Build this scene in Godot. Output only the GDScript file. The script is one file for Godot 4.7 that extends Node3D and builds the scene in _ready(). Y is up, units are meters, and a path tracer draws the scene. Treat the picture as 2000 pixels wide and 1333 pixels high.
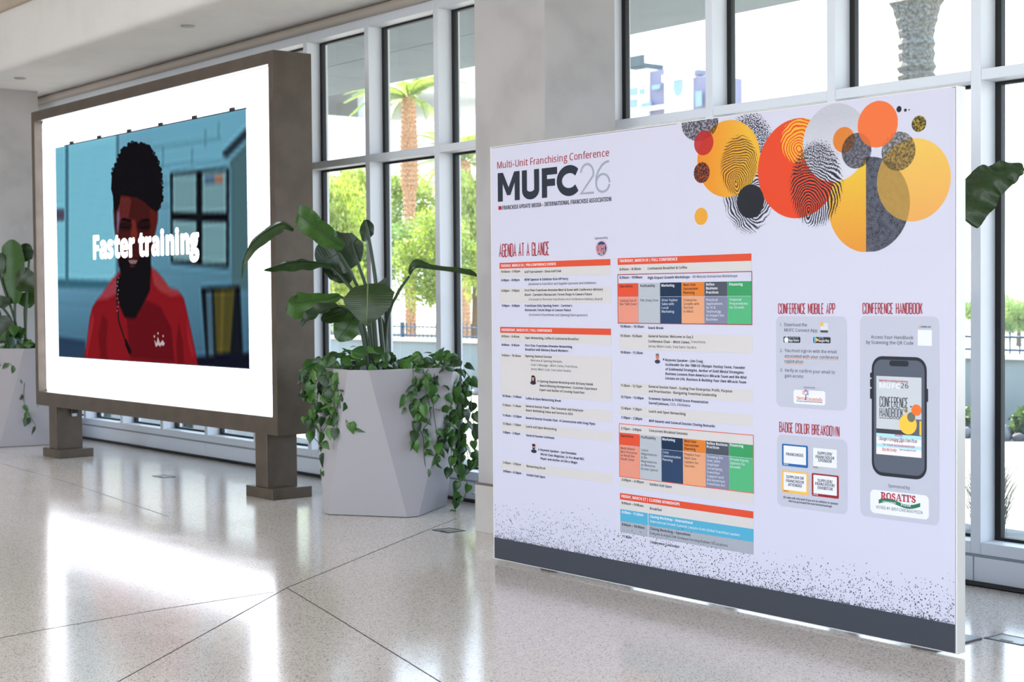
extends Node3D
# Lobby with a video kiosk, an agenda sign, planters and a glazed wall.
# World: x runs along the glazed wall, -z is outdoors, y up, metres. The camera stands at (0, 1.5, 0).

const FOCAL := 2963.93            # pixels of the 2000 x 1333 photograph
const EYE := Vector3(0, 1.5, 0)
const ZW := -6.725                # inner face of the glazed wall
const ZG := -6.857                # glass
const ZS := -5.305                # printed face of the agenda sign
const ZK := -5.69                 # front of the video kiosk
var look: Basis
var mats := {}
var rng := RandomNumberGenerator.new()
var names := {}
var crop := [0.0, 0.0, 1.0]
var fonts := {}

# ---------------------------------------------------------------- pixels to places
func ray(px: float, py: float) -> Vector3:
	return look * Vector3((px - 1000.0) / FOCAL, -(py - 666.5) / FOCAL, -1.0)
func on_z(px: float, py: float, z: float) -> Vector3:
	var d := ray(px, py)
	return EYE + d * ((z - EYE.z) / d.z)
func on_x(px: float, py: float, x: float) -> Vector3:
	var d := ray(px, py)
	return EYE + d * ((x - EYE.x) / d.x)
func on_y(px: float, py: float, y: float) -> Vector3:
	var d := ray(px, py)
	return EYE + d * ((y - EYE.y) / d.y)
func at_depth(px: float, py: float, depth: float) -> Vector3:
	return EYE + ray(px, py) * depth
func B(x: float, y: float) -> Vector2:      # point of the current crop -> (x, y) on the sign's face
	var p := on_z(crop[0] + x / crop[2], crop[1] + y / crop[2], ZS)
	return Vector2(p.x, p.y)
func K(x: float, y: float) -> Vector2:      # the same on the kiosk's face
	var p := on_z(crop[0] + x / crop[2], crop[1] + y / crop[2], ZK)
	return Vector2(p.x, p.y)

# ---------------------------------------------------------------- nodes
func numbered(called: String) -> String:
	var n: int = names.get(called, 0)
	names[called] = n + 1
	return called if n == 0 else "%s_%03d" % [called, n]
func tag(o: Node3D, label: String, category := "", group := "", kind := "") -> Node3D:
	if label: o.set_meta("label", label)
	if category: o.set_meta("category", category)
	if group: o.set_meta("group", group)
	if kind: o.set_meta("kind", kind)
	return o
func thing(called: String, at: Vector3, label: String, category: String, group := "", turn := 0.0) -> Node3D:
	var o := Node3D.new()
	o.name = numbered(called)
	add_child(o)
	o.position = at
	o.rotation.y = turn
	return tag(o, label, category, group)
func hold(called: String, m: Mesh, material: Material, parent: Node3D = null) -> MeshInstance3D:
	var o := MeshInstance3D.new()
	o.mesh = m
	if material: o.material_override = material
	if parent == null:
		o.name = numbered(called)
		add_child(o)
	else:
		o.name = called
		parent.add_child(o, true)
	return o
func begin(smooth := false) -> SurfaceTool:
	var st := SurfaceTool.new()
	st.begin(Mesh.PRIMITIVE_TRIANGLES)
	st.set_smooth_group(0 if smooth else -1)
	return st
func obj(called: String, st: SurfaceTool, material: Material, parent: Node3D = null, off := Vector3.ZERO) -> MeshInstance3D:
	st.generate_normals()
	var o := hold(called, st.commit(), material, parent)
	o.position = off
	return o
func struct(called: String, st: SurfaceTool, material: Material, parent: Node3D = null) -> MeshInstance3D:
	var o := obj(called, st, material, parent)
	if parent == null: o.set_meta("kind", "structure")
	return o

# ---------------------------------------------------------------- materials
func mat(c: Color, rough := 0.6, metal := 0.0, spec := 0.5) -> StandardMaterial3D:
	var key := "%s %.3f %.3f %.2f" % [c.to_html(), rough, metal, spec]
	if not mats.has(key):
		var m := StandardMaterial3D.new()
		m.albedo_color = c
		m.roughness = rough
		m.metallic = metal
		m.metallic_specular = spec
		mats[key] = m
	return mats[key]
func rgb(r: int, g: int, b: int) -> Color:
	return Color(r / 255.0, g / 255.0, b / 255.0)
func noise_tex(freq: float, seed_: int, stops: Array, size := 512, octaves := 4, kind := FastNoiseLite.TYPE_SIMPLEX_SMOOTH) -> NoiseTexture2D:
	var n := FastNoiseLite.new()
	n.seed = seed_
	n.noise_type = kind
	n.frequency = freq
	n.fractal_octaves = octaves
	var t := NoiseTexture2D.new()
	t.width = size
	t.height = size
	t.seamless = true
	t.noise = n
	var g := Gradient.new()
	var offs := PackedFloat32Array()
	var cols := PackedColorArray()
	for s in stops:
		offs.append(s[0])
		cols.append(s[1])
	g.offsets = offs
	g.colors = cols
	t.color_ramp = g
	return t
func tri(m: StandardMaterial3D, tex: Texture2D, scale: float) -> StandardMaterial3D:
	m.albedo_texture = tex
	m.uv1_triplanar = true
	m.uv1_world_triplanar = true
	m.uv1_scale = Vector3.ONE * scale
	return m

# ---------------------------------------------------------------- shapes
func quad(st: SurfaceTool, a: Vector3, b: Vector3, c: Vector3, d: Vector3) -> void:   # clockwise seen from the front
	for v in [a, b, c, a, c, d]:
		st.add_vertex(v)
func tri3(st: SurfaceTool, a: Vector3, b: Vector3, c: Vector3) -> void:
	for v in [a, b, c]:
		st.add_vertex(v)
func box(st: SurfaceTool, lo: Vector3, hi: Vector3, bevel := 0.0) -> void:
	var c := (lo + hi) / 2.0
	var h := (hi - lo) / 2.0
	var b := minf(bevel, minf(h.x, minf(h.y, h.z)) * 0.9)
	for ax in 3:
		for s in [-1.0, 1.0]:
			var u := (ax + 1) % 3
			var w := (ax + 2) % 3
			var p := []
			for q in [[-1, -1], [-1, 1], [1, 1], [1, -1]]:
				var v := Vector3.ZERO
				v[ax] = s * h[ax]
				v[u] = q[0] * (h[u] - b)
				v[w] = q[1] * (h[w] - b)
				p.append(c + v)
			if s > 0: quad(st, p[0], p[1], p[2], p[3])
			else: quad(st, p[3], p[2], p[1], p[0])
	if b <= 0.0: return
	for ax in 3:
		var u := (ax + 1) % 3
		var w := (ax + 2) % 3
		for su in [-1.0, 1.0]:
			for sw in [-1.0, 1.0]:
				var p := []
				for q in [[-1, 0], [1, 0], [1, 1], [-1, 1]]:
					var v := Vector3.ZERO
					v[ax] = q[0] * (h[ax] - b)
					v[u] = su * (h[u] - (b if q[1] == 1 else 0.0))
					v[w] = sw * (h[w] - (0.0 if q[1] == 1 else b))
					p.append(c + v)
				if su * sw > 0: quad(st, p[0], p[1], p[2], p[3])
				else: quad(st, p[3], p[2], p[1], p[0])
	for sx in [-1.0, 1.0]:
		for sy in [-1.0, 1.0]:
			for sz in [-1.0, 1.0]:
				var a := c + Vector3(sx * h.x, sy * (h.y - b), sz * (h.z - b))
				var d := c + Vector3(sx * (h.x - b), sy * h.y, sz * (h.z - b))
				var e := c + Vector3(sx * (h.x - b), sy * (h.y - b), sz * h.z)
				if sx * sy * sz > 0: tri3(st, a, e, d)
				else: tri3(st, a, d, e)
func tube(st: SurfaceTool, pts: Array, radii: Array, sides := 8) -> void:
	var rings := []
	for i in pts.size():
		var d: Vector3 = (pts[mini(i + 1, pts.size() - 1)] - pts[maxi(i - 1, 0)]).normalized()
		var up := Vector3.UP if absf(d.y) < 0.9 else Vector3.RIGHT
		var a := d.cross(up).normalized()
		var b := d.cross(a).normalized()
		var ring := []
		for k in sides:
			var t := TAU * k / sides
			ring.append(pts[i] + (a * cos(t) + b * sin(t)) * radii[i])
		rings.append(ring)
	for i in rings.size() - 1:
		for k in sides:
			quad(st, rings[i][k], rings[i][(k + 1) % sides], rings[i + 1][(k + 1) % sides], rings[i + 1][k])
	for k in range(1, sides - 1):
		tri3(st, rings[0][0], rings[0][k + 1], rings[0][k])
		tri3(st, rings[-1][0], rings[-1][k], rings[-1][k + 1])
func lathe(st: SurfaceTool, at: Vector3, profile: Array, sides := 24) -> void:     # profile of (radius, height)
	for i in profile.size() - 1:
		for k in sides:
			var a := TAU * k / sides
			var b := TAU * (k + 1) / sides
			var p := func(q: Vector2, t: float) -> Vector3: return at + Vector3(q.x * cos(t), q.y, q.x * sin(t))
			quad(st, p.call(profile[i], a), p.call(profile[i], b), p.call(profile[i + 1], b), p.call(profile[i + 1], a))
func bend(pts: Array, n := 8) -> Array:            # a smooth line through the points
	var out := []
	for i in pts.size() - 1:
		var p0 = pts[maxi(i - 1, 0)]
		var p3 = pts[mini(i + 2, pts.size() - 1)]
		for k in n:
			out.append(pts[i].cubic_interpolate(pts[i + 1], p0, p3, float(k) / n))
	out.append(pts[-1])
	return out
# flat print on a face that looks to +z
var layer := 0
func lift(z: float) -> float:        # print over print lies a hair higher
	layer += 1
	return z + 0.000008 * (layer % 12)
func poly(st: SurfaceTool, pts: PackedVector2Array, z_: float) -> void:
	var z := lift(z_)
	var ids := Geometry2D.triangulate_polygon(pts)
	for i in range(0, ids.size(), 3):
		var a := pts[ids[i]]
		var b := pts[ids[i + 1]]
		var c := pts[ids[i + 2]]
		if (b - a).cross(c - a) > 0:
			var s := b
			b = c
			c = s
		tri3(st, Vector3(a.x, a.y, z), Vector3(b.x, b.y, z), Vector3(c.x, c.y, z))
func rect(st: SurfaceTool, x0: float, y0: float, x1: float, y1: float, z_: float) -> void:
	var z := lift(z_)
	var l := minf(x0, x1)
	var r := maxf(x0, x1)
	var b := minf(y0, y1)
	var t := maxf(y0, y1)
	quad(st, Vector3(l, b, z), Vector3(l, t, z), Vector3(r, t, z), Vector3(r, b, z))
func round_rect(x0: float, y0: float, x1: float, y1: float, r: float, n := 6) -> PackedVector2Array:
	var out := PackedVector2Array()
	for c in [[x1 - r, y1 - r, 0.0], [x0 + r, y1 - r, PI / 2], [x0 + r, y0 + r, PI], [x1 - r, y0 + r, 1.5 * PI]]:
		for k in n + 1:
			var t: float = c[2] + PI / 2 * k / n
			out.append(Vector2(c[0] + r * cos(t), c[1] + r * sin(t)))
	return out
func oval(cx: float, cy: float, rx: float, ry: float, n := 36, from := 0.0, to := TAU) -> PackedVector2Array:
	var out := PackedVector2Array()
	for k in n:
		var t := from + (to - from) * k / (n if to - from >= TAU - 0.001 else n - 1)
		out.append(Vector2(cx + rx * cos(t), cy + ry * sin(t)))
	return out
func stroke(st: SurfaceTool, pts: PackedVector2Array, w: float, z_: float) -> void:
	var z := lift(z_)
	var left := []
	var right := []
	for i in pts.size():
		var d0 := (pts[i] - pts[maxi(i - 1, 0)]).normalized()
		var d1 := (pts[mini(i + 1, pts.size() - 1)] - pts[i]).normalized()
		if d0 == Vector2.ZERO: d0 = d1
		if d1 == Vector2.ZERO: d1 = d0
		var n := (d0 + d1).normalized().orthogonal()
		if n == Vector2.ZERO: n = d0.orthogonal()
		var k := w / 2.0 / maxf(n.dot(d0.orthogonal()), 0.45)
		left.append(pts[i] + n * k)
		right.append(pts[i] - n * k)
	for i in pts.size() - 1:
		for t in [[left[i], left[i + 1], right[i + 1]], [left[i], right[i + 1], right[i]]]:
			var a: Vector2 = t[0]
			var b: Vector2 = t[1]
			var c: Vector2 = t[2]
			if (b - a).cross(c - a) > 0: tri3(st, Vector3(a.x, a.y, z), Vector3(c.x, c.y, z), Vector3(b.x, b.y, z))
			else: tri3(st, Vector3(a.x, a.y, z), Vector3(b.x, b.y, z), Vector3(c.x, c.y, z))

# ---------------------------------------------------------------- lettering
func font(style: String) -> Font:
	if not fonts.has(style):
		var f := SystemFont.new()
		f.font_names = PackedStringArray(["Droid Serif" if style.begins_with("serif") else "Droid Sans"])
		f.font_weight = 700 if style.contains("bold") else 400
		fonts[style] = f
	return fonts[style]
# text with its left end and baseline at (x0, y0), cap height cap, as wide as x1 - x0 when x1 is given; align -1, 0, 1
func text(st: SurfaceTool, words: String, x0: float, x1: float, y0: float, cap: float, z: float, style := "bold", slant := 0.0) -> void:
	if style == "black":                      # a heavier face: the bold one, spread sideways
		for k in 9:
			var e := Vector2.ZERO if k == 8 else Vector2.from_angle(TAU * k / 8) * cap * 0.045
			text(st, words, x0 + cap * 0.045 + e.x, x1 - cap * 0.045 + e.x, y0 + cap * 0.03 + e.y, cap * 0.95, z + k * 0.00005, "bold", slant)
		return
	var tm := TextMesh.new()
	tm.text = words
	tm.font = font(style)
	tm.font_size = 28
	tm.pixel_size = cap / (28.0 * 0.714)
	tm.curve_step = 1.2
	tm.depth = 0.0
	tm.horizontal_alignment = HORIZONTAL_ALIGNMENT_LEFT
	tm.vertical_alignment = VERTICAL_ALIGNMENT_TOP
	if tm.get_surface_count() == 0: return
	var box_ := tm.get_aabb()
	var k := (x1 - x0) / maxf(box_.size.x, 1e-6)
	var b := Basis(Vector3(k, 0, 0), Vector3(slant, 1, 0), Vector3(0, 0, 1))
	var place := Transform3D(b, Vector3(x0 - box_.position.x * k, y0 + baseline(style) * tm.pixel_size, z))
	var arr := tm.get_mesh_arrays()
	var vs: PackedVector3Array = arr[Mesh.ARRAY_VERTEX]
	if arr[Mesh.ARRAY_INDEX] == null:
		for v in vs: st.add_vertex(place * v)
	else:
		for i in arr[Mesh.ARRAY_INDEX]: st.add_vertex(place * vs[i])
var base_cache := {}
func baseline(style: String) -> float:          # how far above the baseline the text's origin lies, in pixels of the font, measured on the letter H
	if not base_cache.has(style):
		var tm := TextMesh.new()
		tm.text = "H"
		tm.font = font(style)
		tm.font_size = 28
		tm.pixel_size = 1.0
		tm.depth = 0.0
		tm.horizontal_alignment = HORIZONTAL_ALIGNMENT_LEFT
		tm.vertical_alignment = VERTICAL_ALIGNMENT_TOP
		base_cache[style] = -tm.get_aabb().position.y
	return base_cache[style]
# tall narrow capitals drawn with even strokes
const TALL := {
	"A": [0.32, [[0, 0, 0.16, 1, 0.32, 0], [0.06, 0.28, 0.26, 0.28]]],
	"B": [0.3, [[0, 0, 0, 1, 0.22, 1, 0.3, 0.93, 0.3, 0.6, 0.22, 0.52, 0, 0.52], [0.2, 0.52, 0.3, 0.45, 0.3, 0.07, 0.22, 0, 0, 0]]],
	"C": [0.3, [[0.3, 0.7, 0.3, 0.93, 0.22, 1, 0.08, 1, 0, 0.93, 0, 0.07, 0.08, 0, 0.22, 0, 0.3, 0.07, 0.3, 0.3]]],
	"D": [0.3, [[0, 0, 0, 1, 0.2, 1, 0.3, 0.9, 0.3, 0.1, 0.2, 0, 0, 0]]],
	"E": [0.25, [[0.25, 1, 0, 1, 0, 0, 0.25, 0], [0, 0.52, 0.2, 0.52]]],
	"F": [0.25, [[0.25, 1, 0, 1, 0, 0], [0, 0.52, 0.2, 0.52]]],
	"G": [0.3, [[0.3, 0.74, 0.3, 0.93, 0.22, 1, 0.08, 1, 0, 0.93, 0, 0.07, 0.08, 0, 0.22, 0, 0.3, 0.07, 0.3, 0.48, 0.16, 0.48]]],
	"H": [0.3, [[0, 0, 0, 1], [0.3, 0, 0.3, 1], [0, 0.52, 0.3, 0.52]]],
	"I": [0.02, [[0.01, 0, 0.01, 1]]],
	"K": [0.3, [[0, 0, 0, 1], [0.3, 1, 0.02, 0.44], [0.1, 0.58, 0.3, 0]]],
	"L": [0.24, [[0, 1, 0, 0, 0.24, 0]]],
	"M": [0.42, [[0, 0, 0, 1], [0.02, 1, 0.21, 0.15, 0.4, 1], [0.42, 1, 0.42, 0]]],
	"N": [0.3, [[0, 0, 0, 1], [0.02, 1, 0.28, 0], [0.3, 0, 0.3, 1]]],
	"O": [0.3, [[0, 0.5, 0, 0.93, 0.08, 1, 0.22, 1, 0.3, 0.93, 0.3, 0.07, 0.22, 0, 0.08, 0, 0, 0.07, 0, 0.5]]],
	"P": [0.3, [[0, 0, 0, 1, 0.22, 1, 0.3, 0.93, 0.3, 0.56, 0.22, 0.48, 0, 0.48]]],
	"R": [0.3, [[0, 0, 0, 1, 0.22, 1, 0.3, 0.93, 0.3, 0.6, 0.22, 0.52, 0, 0.52], [0.16, 0.52, 0.3, 0]]],
	"T": [0.28, [[0, 1, 0.28, 1], [0.14, 1, 0.14, 0]]],
	"W": [0.46, [[0, 1, 0.115, 0, 0.23, 0.85, 0.345, 0, 0.46, 1]]],
}
func tall(st: SurfaceTool, words: String, x0: float, x1: float, y0: float, y1: float, z: float, weight := 0.085) -> void:
	var gap := 0.15
	var w := 0.0
	for c in words:
		w += (0.16 if c == " " else TALL[c][0]) + gap
	w -= gap - weight
	var h := y1 - y0
	var kx := (x1 - x0) / w
	var x := x0 + weight * kx / 2
	for c in words:
		if c == " ":
			x += (0.16 + gap) * kx
			continue
		for line in TALL[c][1]:
			var pts := PackedVector2Array()
			for i in range(0, line.size(), 2):
				pts.append(Vector2(x + line[i] * kx, y0 + h * (weight / 2 + line[i + 1] * (1 - weight))))
			stroke(st, pts, weight * h, z)
		x += (TALL[c][0] + gap) * kx

# ================================================================ the scene
func _ready() -> void:
	rng.seed = 20260324
	# --- camera
	look = Basis.from_euler(Vector3(-0.0292471526, 0.890873504, -0.00833559916), EULER_ORDER_YXZ)
	var cam := Camera3D.new()
	cam.name = "camera"
	cam.transform = Transform3D(look, EYE)
	cam.fov = rad_to_deg(2.0 * atan(666.5 / FOCAL))
	cam.near = 0.05
	cam.far = 600.0
	cam.current = true
	var lens := CameraAttributesPhysical.new()
	lens.frustum_focal_length = 24.0 / (2.0 * 666.5 / FOCAL)       # the same angle of view on Godot's 24 mm high film
	lens.frustum_focus_distance = 7.6
	lens.exposure_aperture = 4.5
	cam.attributes = lens
	add_child(cam)
	# --- sky and exposure
	var sky := ProceduralSkyMaterial.new()
	sky.sky_top_color = Color(0.78, 0.89, 1.0)
	sky.sky_horizon_color = Color(0.94, 0.97, 1.0)
	sky.ground_bottom_color = Color(0.7, 0.7, 0.68)
	sky.ground_horizon_color = Color(0.9, 0.93, 0.95)
	sky.sky_energy_multiplier = 1.0
	sky.sun_angle_max = 8.0
	var env := Environment.new()
	env.background_mode = Environment.BG_SKY
	env.sky = Sky.new()
	env.sky.sky_material = sky
	env.background_energy_multiplier = SKY
	env.tonemap_mode = Environment.TONE_MAPPER_LINEAR
	env.tonemap_exposure = 1.0
	env.sdfgi_enabled = true
	env.ssao_enabled = true
	env.ssil_enabled = true
	var around := WorldEnvironment.new()
	around.name = "surroundings"
	around.environment = env
	add_child(around)
	# --- the sun stands high over the garden; the entrance canopy keeps it off the glass
	var sun := DirectionalLight3D.new()
	sun.name = "sun"
	sun.light_color = Color(1.0, 0.95, 0.86)
	sun.light_energy = SUN
	sun.light_angular_distance = 0.6
	sun.shadow_enabled = true
	add_child(sun)
	sun.look_at_from_position(Vector3(-8.0, 8.0, -1.6), Vector3.ZERO)
	build_shell()
	build_glazing()
	ceiling_lamps()
	build_outdoors()
	build_kiosk()
	build_sign()
	build_plants()
	build_small()

const SKY := 5.4
const SUN := 9.0
const LAMP := 6.2

# ---------------------------------------------------------------- floor, walls, ceiling, columns
func plaster(c: Color, seed_: int, spread := 0.06) -> StandardMaterial3D:
	var m := StandardMaterial3D.new()
	m.albedo_color = Color.WHITE
	m.roughness = 0.75
	tri(m, noise_tex(0.006, seed_, [[0.2, c.darkened(spread)], [0.5, c], [0.8, c.lightened(spread * 0.6)]], 512, 6), 0.45)
	return m
func terrazzo() -> StandardMaterial3D:
	var n := 1024
	var im := Image.create_empty(n, n, false, Image.FORMAT_RGB8)
	var cloud := FastNoiseLite.new()
	cloud.seed = 5
	cloud.frequency = 0.01
	cloud.fractal_octaves = 3
	var g := RandomNumberGenerator.new()
	g.seed = 77
	var base := Vector3(0.8, 0.765, 0.735)
	im.fill(Color(base.x, base.y, base.z))
	var chips := [Color(0.66, 0.625, 0.6), Color(0.73, 0.69, 0.66), Color(0.81, 0.78, 0.75), Color(0.85, 0.83, 0.81), Color(0.58, 0.56, 0.54), Color(0.75, 0.71, 0.66)]
	for k in 52000:
		var c: Color = chips[g.randi() % chips.size()]
		var s := 1 + g.randi() % 5
		im.fill_rect(Rect2i(g.randi() % n, g.randi() % n, s, maxi(1, s - g.randi() % 3)), c)
	for k in 5200:
		var s := 2 + g.randi() % 4
		im.fill_rect(Rect2i(g.randi() % n, g.randi() % n, s, maxi(1, s - g.randi() % 3)), [Color(0.34, 0.33, 0.32), Color(0.4, 0.385, 0.37), Color(0.46, 0.44, 0.41)][k % 3])
	for k in 120:
		var s := 2 + g.randi() % 3
		im.fill_rect(Rect2i(g.randi() % n, g.randi() % n, s, s), Color(0.9, 0.85, 0.75))
	var m := StandardMaterial3D.new()
	m.metallic_specular = 0.62
	tri(m, ImageTexture.create_from_image(im), 0.8)
	m.roughness_texture = noise_tex(0.004, 12, [[0.25, Color(0.85, 0.85, 0.85)], [0.75, Color.WHITE]], 512, 4)
	m.roughness = 0.16
	return m

func build_shell() -> void:
	var white := plaster(Color(0.86, 0.85, 0.84), 3, 0.02)
	var concrete := plaster(Color(0.665, 0.65, 0.645), 8, 0.05)
	var st := begin()
	box(st, Vector3(-24, -0.3, -6.95), Vector3(4, 0, 8.2))
	var fl := struct("floor", st, terrazzo())
	# terrazzo divider strips
	var strip := mat(Color(0.25, 0.245, 0.24), 0.6, 0.0, 0.2)
	var runs := [
		[[230, 1333], [460, 1205], [560, 1149], [700, 1091], [800, 1050], [890, 1014]],
		[[560, 1149], [645, 1200], [745, 1262], [860, 1333], [960, 1395]],
		[[-40, 1255], [79, 1232], [300, 1193], [535, 1157]],
		[[0, 905], [140, 945], [330, 1010]],
	]
	for r in runs:
		st = begin()
		for i in r.size() - 1:
			var a := on_y(r[i][0], r[i][1], 0.0)
			var b := on_y(r[i + 1][0], r[i + 1][1], 0.0)
			var n := (b - a).cross(Vector3.UP).normalized() * 0.003
			var u := Vector3(0, 0.0006, 0)
			quad(st, a - n + u, a + n + u, b + n + u, b - n + u)
		obj("divider_strip", st, strip, fl)
	# soffit over the windows with a rounded lower edge, then the fascia
	st = begin(true)
	var prof := [Vector2(-6.95, 3.8), Vector2(-5.75, 3.8)]
	for k in 9:
		var t := PI / 2 * k / 8
		prof.append(Vector2(-5.72 + 0.075 * sin(t), 3.875 - 0.075 * cos(t)))
	prof.append_array([Vector2(-5.645, 4.38)])
	for i in prof.size() - 1:
		quad(st, Vector3(-24, prof[i].y, prof[i].x), Vector3(4, prof[i].y, prof[i].x), Vector3(4, prof[i + 1].y, prof[i + 1].x), Vector3(-24, prof[i + 1].y, prof[i + 1].x))
	struct("ceiling", st, white)
	st = begin()
	box(st, Vector3(-24, 4.38, -6.95), Vector3(4, 4.5, -5.60), 0.01)
	struct("trim_1", st, plaster(Color(0.72, 0.66, 0.6), 4, 0.03))
	st = begin()
	box(st, Vector3(-24, 4.5, -6.95), Vector3(4, 5.9, -5.70))
	struct("wall_upper", st, white)
	st = begin()
	box(st, Vector3(-24, 5.9, -6.95), Vector3(4.2, 6.2, 8.2))
	struct("ceiling_1", st, white)
	# end walls; the far side of the lobby is glazed like this one
	st = begin()
	box(st, Vector3(-24.3, 0, -6.95), Vector3(-24, 5.9, 8.2))
	struct("wall_left", st, white)
	st = begin()
	box(st, Vector3(4, 0, -6.95), Vector3(4.2, 0.3, 8.2))
	box(st, Vector3(4, 3.2, -6.95), Vector3(4.2, 5.9, 8.2))
	for k in 7:
		box(st, Vector3(4, 0.3, -6.95 + k * 2.8), Vector3(4.2, 3.2, -6.8 + k * 2.8))
	struct("wall_right", st, white)
	st = begin()
	box(st, Vector3(-24, 0, 8.0), Vector3(4, 0.3, 8.2))
	box(st, Vector3(-24, 5.4, 8.0), Vector3(4, 5.9, 8.2))
	box(st, Vector3(-24, 0.3, 8.0), Vector3(-11.5, 5.4, 8.2))
	for k in 7:
		box(st, Vector3(-11.6 + k * 2.6, 0.3, 8.0), Vector3(-11.45 + k * 2.6, 5.4, 8.2))
	struct("wall_front", st, white)
	# wall behind the window heads
	st = begin()
	box(st, Vector3(-24, 3.72, -6.95), Vector3(4, 4.38, -6.74))
	box(st, Vector3(3.82, 0.158, -6.93), Vector3(4, 3.72, -6.74))
	struct("wall_back", st, white)
	# columns with a stone base
	for x in [-6.985, -16.285]:
		var c := Node3D.new()
		c.name = numbered("column")
		add_child(c)
		c.set_meta("kind", "structure")
		st = begin()
		box(st, Vector3(x - 0.686, 0, -6.495), Vector3(x, 3.86, -5.915), 0.004)
		obj("shaft", st, concrete, c)
		st = begin()
		box(st, Vector3(x - 0.7, 0, -6.51), Vector3(x + 0.014, 0.302, -5.898), 0.002)
		obj("stone_base", st, plaster(Color(0.7, 0.68, 0.66), 21, 0.03), c)
		st = begin()
		box(st, Vector3(x - 0.704, 0.302, -6.514), Vector3(x + 0.018, 0.314, -5.894), 0.003)
		obj("base_trim", st, mat(Color(0.42, 0.38, 0.35), 0.5, 0.3), c)

# ---------------------------------------------------------------- glazed wall
func build_glazing() -> void:
	var alu := mat(Color(0.83, 0.845, 0.87), 0.45, 0.0)
	var black := mat(Color(0.02, 0.025, 0.03), 0.6)
	var glass := StandardMaterial3D.new()
	glass.transparency = BaseMaterial3D.TRANSPARENCY_ALPHA
	glass.albedo_color = Color(0.85, 0.95, 0.95, 0.06)
	glass.roughness = 0.0
	glass.metallic_specular = 0.5
	var post := begin()
	box(post, Vector3(-0.03, 0.158, -6.93), Vector3(0.03, 3.72, ZW), 0.002)
	post.generate_normals()
	var post_mesh := post.commit()
	var bar := func(y0: float, y1: float, z0: float, z1: float) -> Mesh:
		var st := begin()
		box(st, Vector3(0.031, y0, z0), Vector3(0.899, y1, z1), 0.002)
		st.generate_normals()
		return st.commit()
	var transom: Mesh = bar.call(2.58, 2.636, -6.93, ZW - 0.001)
	var sill: Mesh = bar.call(0.158, 0.22, -6.93, ZW - 0.001)
	var head: Mesh = bar.call(3.65, 3.72, -6.93, ZW - 0.001)
	var seal := func(y0: float, y1: float) -> Mesh:
		var st := begin()
		box(st, Vector3(0.031, y0, ZG - 0.03), Vector3(0.066, y1, ZG + 0.006))
		box(st, Vector3(0.878, y0, ZG - 0.03), Vector3(0.899, y1, ZG + 0.006))
		box(st, Vector3(0.066, y0, ZG - 0.03), Vector3(0.878, y0 + 0.016, ZG + 0.006))
		box(st, Vector3(0.066, y1 - 0.016, ZG - 0.03), Vector3(0.878, y1, ZG + 0.006))
		st.generate_normals()
		return st.commit()
	var seals := [seal.call(0.22, 2.58), seal.call(2.636, 3.65)]
	var panes := []
	for p in [[0.236, 2.564], [2.652, 3.634]]:
		var st := begin()
		quad(st, Vector3(0.06, p[0], ZG - 0.012), Vector3(0.06, p[1], ZG - 0.012), Vector3(0.885, p[1], ZG - 0.012), Vector3(0.885, p[0], ZG - 0.012))
		st.generate_normals()
		panes.append(st.commit())
	for k in range(-8, 22):
		var w := Node3D.new()
		w.name = "window_%d" % (k + 9)
		w.set_meta("kind", "structure")
		add_child(w)
		w.position.x = -4.545 - 0.93 * k
		hold("mullion", post_mesh, alu, w)
		hold("transom", transom, alu, w)
		hold("sill", sill, alu, w)
		hold("head", head, alu, w)
		for i in 2:
			hold("gasket", seals[i], black, w)
			hold("pane", panes[i], glass, w)
	# base panels and their ledge
	var base := Node3D.new()
	base.name = "baseboard_back"
	base.set_meta("kind", "structure")
	add_child(base)
	var x := -4.561 + 2.79 * 3

	while x > -24.0:
		var st := begin()
		box(st, Vector3(maxf(x - 2.783, -24), 0, -6.93), Vector3(minf(x, 4), 0.143, ZW), 0.002)
		obj("base_panel", st, alu, base)
		x -= 2.79
	var st := begin()
	box(st, Vector3(-24, 0.143, -6.93), Vector3(4, 0.158, ZW - 0.004), 0.002)
	obj("ledge", st, mat(Color(0.55, 0.57, 0.6), 0.45, 0.2), base)
	# roller blind housing above the heads
	st = begin(true)
	var prof := []
	for q in 9:
		var t := -PI / 2 + PI * q / 8
		prof.append(Vector2(-6.70 + 0.035 * cos(t), 3.757 + 0.037 * sin(t)))
	prof.push_front(Vector2(-6.76, 3.72))
	prof.append(Vector2(-6.76, 3.794))
	for i in prof.size() - 1:
		quad(st, Vector3(-24, prof[i].y, prof[i].x), Vector3(4, prof[i].y, prof[i].x), Vector3(4, prof[i + 1].y, prof[i + 1].x), Vector3(-24, prof[i + 1].y, prof[i + 1].x))
	struct("trim_2", st, mat(Color(0.72, 0.68, 0.64), 0.6))

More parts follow.
